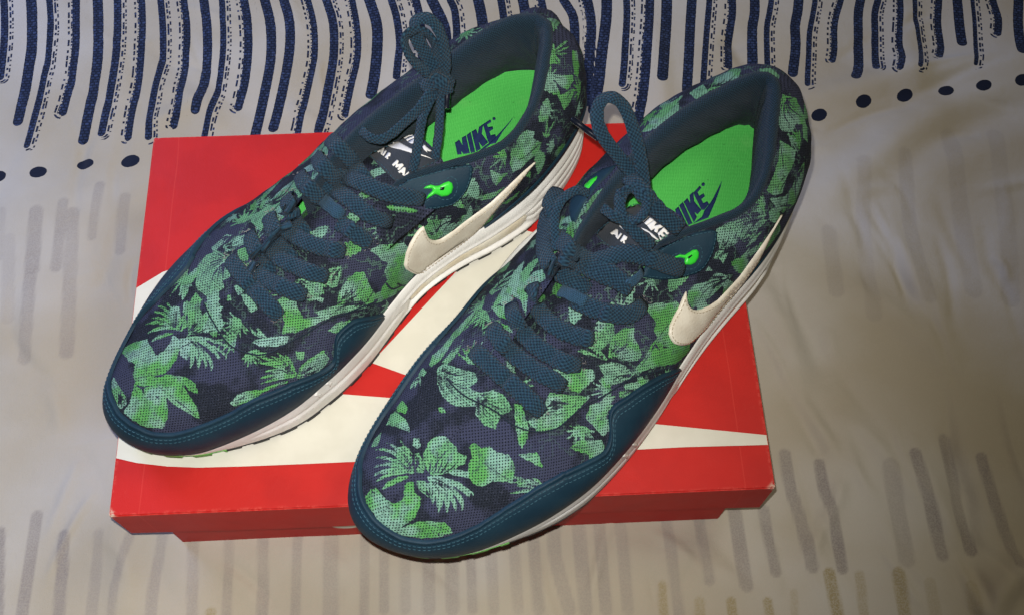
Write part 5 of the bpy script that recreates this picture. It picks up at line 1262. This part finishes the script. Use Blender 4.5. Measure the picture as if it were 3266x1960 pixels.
def build_sheet():
    zg = -0.0728
    nx, ny = 800, 560
    # even spacing over the part in the photograph, wider outside it
    def axis(a, b, lo, hi, n):
        m = int(n * 0.9); k = (n - m) // 2
        return np.concatenate([np.linspace(lo, a, k, endpoint=False), np.linspace(a, b, m), np.linspace(b, hi, n - m - k + 1)[1:]])
    xs = axis(-0.47, 0.52, -1.3, 1.3, nx); ys = axis(-0.24, 0.44, -1.0, 1.3, ny)
    X, Y = np.meshgrid(xs, ys, indexing='ij')
    P = np.stack([X.ravel(), Y.ravel()], 1)
    def lines(pts, n=16): return catmull(np.array([at_z(p[0], p[1], zg)[:2] for p in pts]), n, False)
    scale = 6.3 / 1.0
    nd = np.full(len(P), 30.0); su = np.full(len(P), 30.0); sv = np.zeros(len(P)); sty = np.zeros(len(P))
    def mmpx(p): 
        a = at_z(p[0], p[1], zg); b = at_z(p[0] + 10, p[1], zg); return np.linalg.norm(a - b) * 100
    dist = lambda q, a, b: None
    for k, (ty, wpx, pts) in enumerate(STR):
        c = lines(pts); hw = wpx * mmpx(pts[len(pts) // 2]) / 2
        acc = 0.0
        for a, b in zip(c[:-1], c[1:]):
            e = b - a; L2 = e @ e; le = math.sqrt(L2)
            box = (P[:, 0] > min(a[0], b[0]) - .03) & (P[:, 0] < max(a[0], b[0]) + .03) & (P[:, 1] > min(a[1], b[1]) - .03) & (P[:, 1] < max(a[1], b[1]) + .03)
            ii = np.where(box)[0]
            w_ = P[ii] - a; t = (w_ @ e) / L2; tc = np.clip(t, 0, 1)
            dv = w_ - tc[:, None] * e; dd = np.linalg.norm(dv, axis=1) * 1000
            sgn = np.sign(w_[:, 0] * -e[1] + w_[:, 1] * e[0])          # + to the right going down the photograph
            val = dd - hw
            m_ = val < nd[ii]; jj = ii[m_]
            nd[jj] = val[m_]; su[jj] = (dd * sgn)[m_] ; sv[jj] = (acc + t * le * 1000)[m_] + k * 37.0; sty[jj] = ty
            acc += le * 1000
    # keep the across coordinate relative to the stripe edge
    dt = np.full(len(P), 30.0)
    for x, y, a, b, r in DOTS:
        c = at_z(x, y, zg)[:2]; ex = at_z(x + a * math.cos(r), y + a * math.sin(r), zg)[:2] - c; ey = at_z(x - b * math.sin(r), y + b * math.cos(r), zg)[:2] - c
        Mx = np.linalg.inv(np.stack([ex, ey], 1)); q = (P - c) @ Mx.T
        dt = np.minimum(dt, (np.linalg.norm(q, axis=1) - 1) * np.linalg.norm(ey) * 1000)
    fg = np.zeros(len(P)); fo = np.zeros(len(P))
    for ty, stg, wpx, pts in FAINT:
        c = lines(pts, 10); hw = wpx * mmpx(pts[0]) / 2
        dmin = np.full(len(P), 99.0)
        for a, b in zip(c[:-1], c[1:]):
            e = b - a; w_ = P - a; t = np.clip((w_ @ e) / (e @ e), 0, 1)
            dmin = np.minimum(dmin, np.linalg.norm(w_ - t[:, None] * e, axis=1) * 1000)
        m_ = stg * sstep(hw + 0.7, hw - 0.7, dmin)
        if ty: fo = np.maximum(fo, m_)
        else: fg = np.maximum(fg, m_)
    # folds: (height mm, width mm, points px)
    Zh = 0.0012 * np.sin(P[:, 0] * 19 + 0.7) * np.sin(P[:, 1] * 16 + 1.1) + 0.0007 * np.sin(P[:, 0] * 47 + P[:, 1] * 31)
    Zh *= sstep(0.0, 0.12, np.maximum(np.abs(P[:, 0]) - 0.15, np.abs(P[:, 1] - 0.0) - 0.11))
    r2 = np.random.default_rng(3); small = []
    for n_, (xa, xb, ya, yb, a0, a1) in ((46, (2430, 3260, 600, 1930, 0.9, 1.5)), (16, (2300, 3250, 30, 620, -0.6, 0.3)), (14, (0, 420, 380, 1800, 0.9, 2.2)), (16, (500, 2400, 1720, 1950, 0.7, 1.9)), (14, (40, 1300, 20, 400, 0.2, 1.6))):
        for _ in range(n_):
            x_, y_, a_, l_ = r2.uniform(xa, xb), r2.uniform(ya, yb), r2.uniform(a0, a1), r2.uniform(50, 190)
            k_ = r2.normal() * 0.15
            small.append((r2.uniform(0.5, 1.3) * r2.choice([-1, 1]), r2.uniform(2.6, 5.5), [(x_ + l_ * t * math.cos(a_ + k_ * t), y_ + l_ * t * math.sin(a_ + k_ * t)) for t in (-1, -0.3, 0.3, 1)]))
    for hgt, wd, pts in [(1.5 * f[0], f[1], f[2]) for f in FOLDS] + small:
        c = lines(pts, 14); pad = 3 * wd / 1000
        ii = np.where((P[:, 0] > c[:, 0].min() - pad) & (P[:, 0] < c[:, 0].max() + pad) & (P[:, 1] > c[:, 1].min() - pad) & (P[:, 1] < c[:, 1].max() + pad))[0]
        Pi = P[ii]; dmin = np.full(len(ii), 9.0); tm = np.zeros(len(ii))
        for q, (a, b) in enumerate(zip(c[:-1], c[1:])):
            e = b - a; w_ = Pi - a; t = np.clip((w_ @ e) / (e @ e), 0, 1)
            dd = np.linalg.norm(w_ - t[:, None] * e, axis=1); m_ = dd < dmin
            dmin = np.where(m_, dd, dmin); tm = np.where(m_, (q + t) / 13, tm)
        Zh[ii] += 1.5 * hgt / 1000 * np.exp(-(dmin * 1000 / wd) ** 2) * np.sin(np.clip(tm * 0.96 + 0.02, 0, 1) * math.pi) ** 0.5
    Vv = np.concatenate([P, (zg + Zh)[:, None]], 1)
    o = mesh_obj("bed_sheet", Vv, grid_faces(nx, ny), mat_sheet())
    o["kind"] = "structure"
    attr(o, "nd", nd); attr(o, "su", su); attr(o, "sv", sv); attr(o, "sty", sty); attr(o, "dt", dt); attr(o, "fg", fg); attr(o, "fo", fo)
    return o
FOLDS = [
 (3.5, 14, [(2520,330),(2700,300),(2900,240),(3100,215),(3300,190)]), (3.0, 16, [(2600,640),(2750,540),(2900,420),(3080,330),(3300,250)]), (-2.0, 14, [(2650,700),(2850,560),(3050,420),(3300,330)]),
 (2.5, 20, [(2640,720),(2780,600),(2980,520),(3300,420)]), (5, 12, [(3140,1990),(3200,1900),(3290,1800)]), (-3, 9, [(3190,1990),(3250,1910),(3310,1840)]),
 (1.6, 7, [(2520,1270),(2620,1390),(2720,1500)]), (-1.2, 6, [(2500,1250),(2570,1360),(2640,1440)]), (1.4, 6, [(2700,1330),(2780,1400),(2900,1560),(2960,1700)]), (1.6, 7, [(2900,1380),(2990,1600),(3050,1760)]),
 (-1.6, 7, [(3010,1330),(3070,1600),(3100,1800)]), (1.8, 9, [(2400,880),(2500,1050),(2560,1280)]), (-1.5, 8, [(2480,850),(2580,1060),(2640,1200)]), (1.2, 5, [(2560,1800),(2640,1650),(2700,1500)]),
 (1.5, 9, [(2700,900),(2860,1010),(3000,1150)]), (1.5, 10, [(2850,760),(2960,960),(3040,1200)]), (1.4, 8, [(520,270),(640,330),(700,420)]), (1.2, 8, [(450,400),(520,380),(640,320)]), (1.0, 10, [(60,300),(110,420),(90,560)]),
 (2.0, 26, [(0,640),(200,650),(460,700)]), (-1.5, 20, [(250,880),(300,1100),(330,1400)]), (1.6, 9, [(2080,80),(2110,300),(2130,420)]), (-1.3, 6, [(2330,100),(2350,160),(2390,220)]), (2.2, 14, [(2900,0),(2890,200),(2930,330)]),
 (1.5, 10, [(380,1640),(400,1800),(380,1960)]), (1.2, 14, [(700,1760),(1100,1790),(1500,1850)]), (1.4, 12, [(1900,1740),(2200,1800),(2500,1900)])]
def mat_sheet():
    T = NT("printed_cotton")
    obj = T.coord()
    nd, su, sv, sty, dt, fg, fo = [T.attr(k).outputs["Fac"] for k in ("nd", "su", "sv", "sty", "dt", "fg", "fo")]
    n1 = T.noise(obj, 500, 2)
    jag = T.math('MULTIPLY', T.math('SUBTRACT', n1, 0.5), 0.5)
    cb = T.n("ShaderNodeCombineXYZ"); T.link(su, cb.inputs[0]); T.link(sv, cb.inputs[1])
    br = T.n("ShaderNodeTexBrick"); T.link(cb.outputs[0], br.inputs["Vector"])
    br.inputs["Scale"].default_value = 1.0; br.inputs["Brick Width"].default_value = 3.3; br.inputs["Row Height"].default_value = 2.3; br.inputs["Mortar Size"].default_value = 0.55; br.inputs["Mortar Smooth"].default_value = 0.5; br.inputs["Bias"].default_value = 0.0
    br.offset = 0.37
    vo = T.n("ShaderNodeTexVoronoi"); vo.distance = 'CHEBYCHEV'; T.link(cb.outputs[0], vo.inputs["Vector"]); vo.inputs["Scale"].default_value = 0.26; vo.inputs["Randomness"].default_value = 0.8
    cell = T.math('ADD', T.math('MULTIPLY', br.outputs["Fac"], 0.8), T.math('MULTIPLY', T.ramp(vo.outputs["Distance"], 0.2, 0.45), 0.6), clamp=True)
    navy = T.mix(cell, C(0.036, 0.058, 0.135), C(0.004, 0.008, 0.022))
    # stitched dashes beside the stripes
    side = T.math('SUBTRACT', T.math('MULTIPLY', T.math('LESS_THAN', sty, 1.5), 2.0), 1.0)       # +1 right, -1 left
    onside = T.math('GREATER_THAN', T.math('MULTIPLY', su, side), 0.0)
    has = T.math('MAXIMUM', T.math('LESS_THAN', T.math('ABSOLUTE', T.math('SUBTRACT', sty, 1.0)), 0.08), T.math('LESS_THAN', T.math('ABSOLUTE', T.math('SUBTRACT', sty, 2.0)), 0.08))
    def dash(off, half, ln, seed):
        x = T.math('LESS_THAN', T.math('ABSOLUTE', T.math('SUBTRACT', nd, off)), half)
        cell_ = T.n("ShaderNodeTexNoise"); cell_.noise_dimensions = '1D'; cell_.inputs["Scale"].default_value = 1.0; cell_.inputs["Detail"].default_value = 0
        T.link(T.math('MULTIPLY_ADD', sv, 1.0 / ln, seed), cell_.inputs["W"])
        return T.math('MULTIPLY', x, T.math('GREATER_THAN', cell_.outputs[0], 0.49))
    d1 = dash(1.5, 0.72, 5.0, 0.0); d2 = T.math('MULTIPLY', dash(3.2, 0.6, 3.2, 71.3), T.math('LESS_THAN', sty, 1.5))
    both = T.math('MULTIPLY', T.math('MULTIPLY', T.math('MAXIMUM', d1, d2), onside), has)
    # ragged inner edge on the dashed side
    rag = T.math('MULTIPLY', T.math('MULTIPLY', T.math('GREATER_THAN', T.noise(cb.outputs[0], 0.45, 0), 0.5), T.math('GREATER_THAN', nd, -1.0)), T.math('MULTIPLY', T.math('MULTIPLY', onside, has), T.math('GREATER_THAN', sty, 1.5)))
    solid = T.math('LESS_THAN', T.math('ADD', nd, jag), 0.0)
    solid = T.math('MULTIPLY', solid, T.math('SUBTRACT', 1.0, rag))
    ink = T.math('MAXIMUM', solid, both, clamp=True)
    cream = T.mix(T.ramp(T.noise(obj, 9, 3), 0.35, 0.7), C(0.405, 0.36, 0.275), C(0.485, 0.46, 0.41))
    stip = T.noise(obj, 1100, 1)
    fgm = T.math('MULTIPLY', T.math('MULTIPLY', fg, T.math('MULTIPLY_ADD', T.noise(obj, 28, 2), 1.2, 0.35)), T.math('MULTIPLY_ADD', T.ramp(stip, 0.35, 0.65), 0.28, 0.5))
    fom = T.math('MULTIPLY', fo, T.math('MULTIPLY_ADD', T.ramp(stip, 0.4, 0.6), 0.4, 0.5))
    c = T.mix(fgm, cream, C(0.19, 0.165, 0.165))
    c = T.mix(fom, c, C(0.25, 0.19, 0.06))
    c = T.mix(ink, c, navy)
    c = T.mix(T.math('LESS_THAN', T.math('ADD', dt, jag), 0.0), c, C(0.006, 0.010, 0.026))
    T.base(c); T.rough(0.8); T.spec(0.15)
    wv = T.math('ADD', T.noise(obj, 2200, 2), T.math('MULTIPLY', T.noise(obj, 120, 3), 3.0))
    T.bump(wv, 0.35, 0.0006)
    T.b.inputs["Sheen Weight"].default_value = 0.1
    return T.m

build_box()
build_sheet()
for key_, lab_ in (('L', "sneaker nearer the left edge with sagging bow, toe pointing left, on the red box"), ('R', "sneaker with one tall upright lace loop, toe overhanging the front of the red box")):
    dress_shoe(build_shoe(key_, lab_))
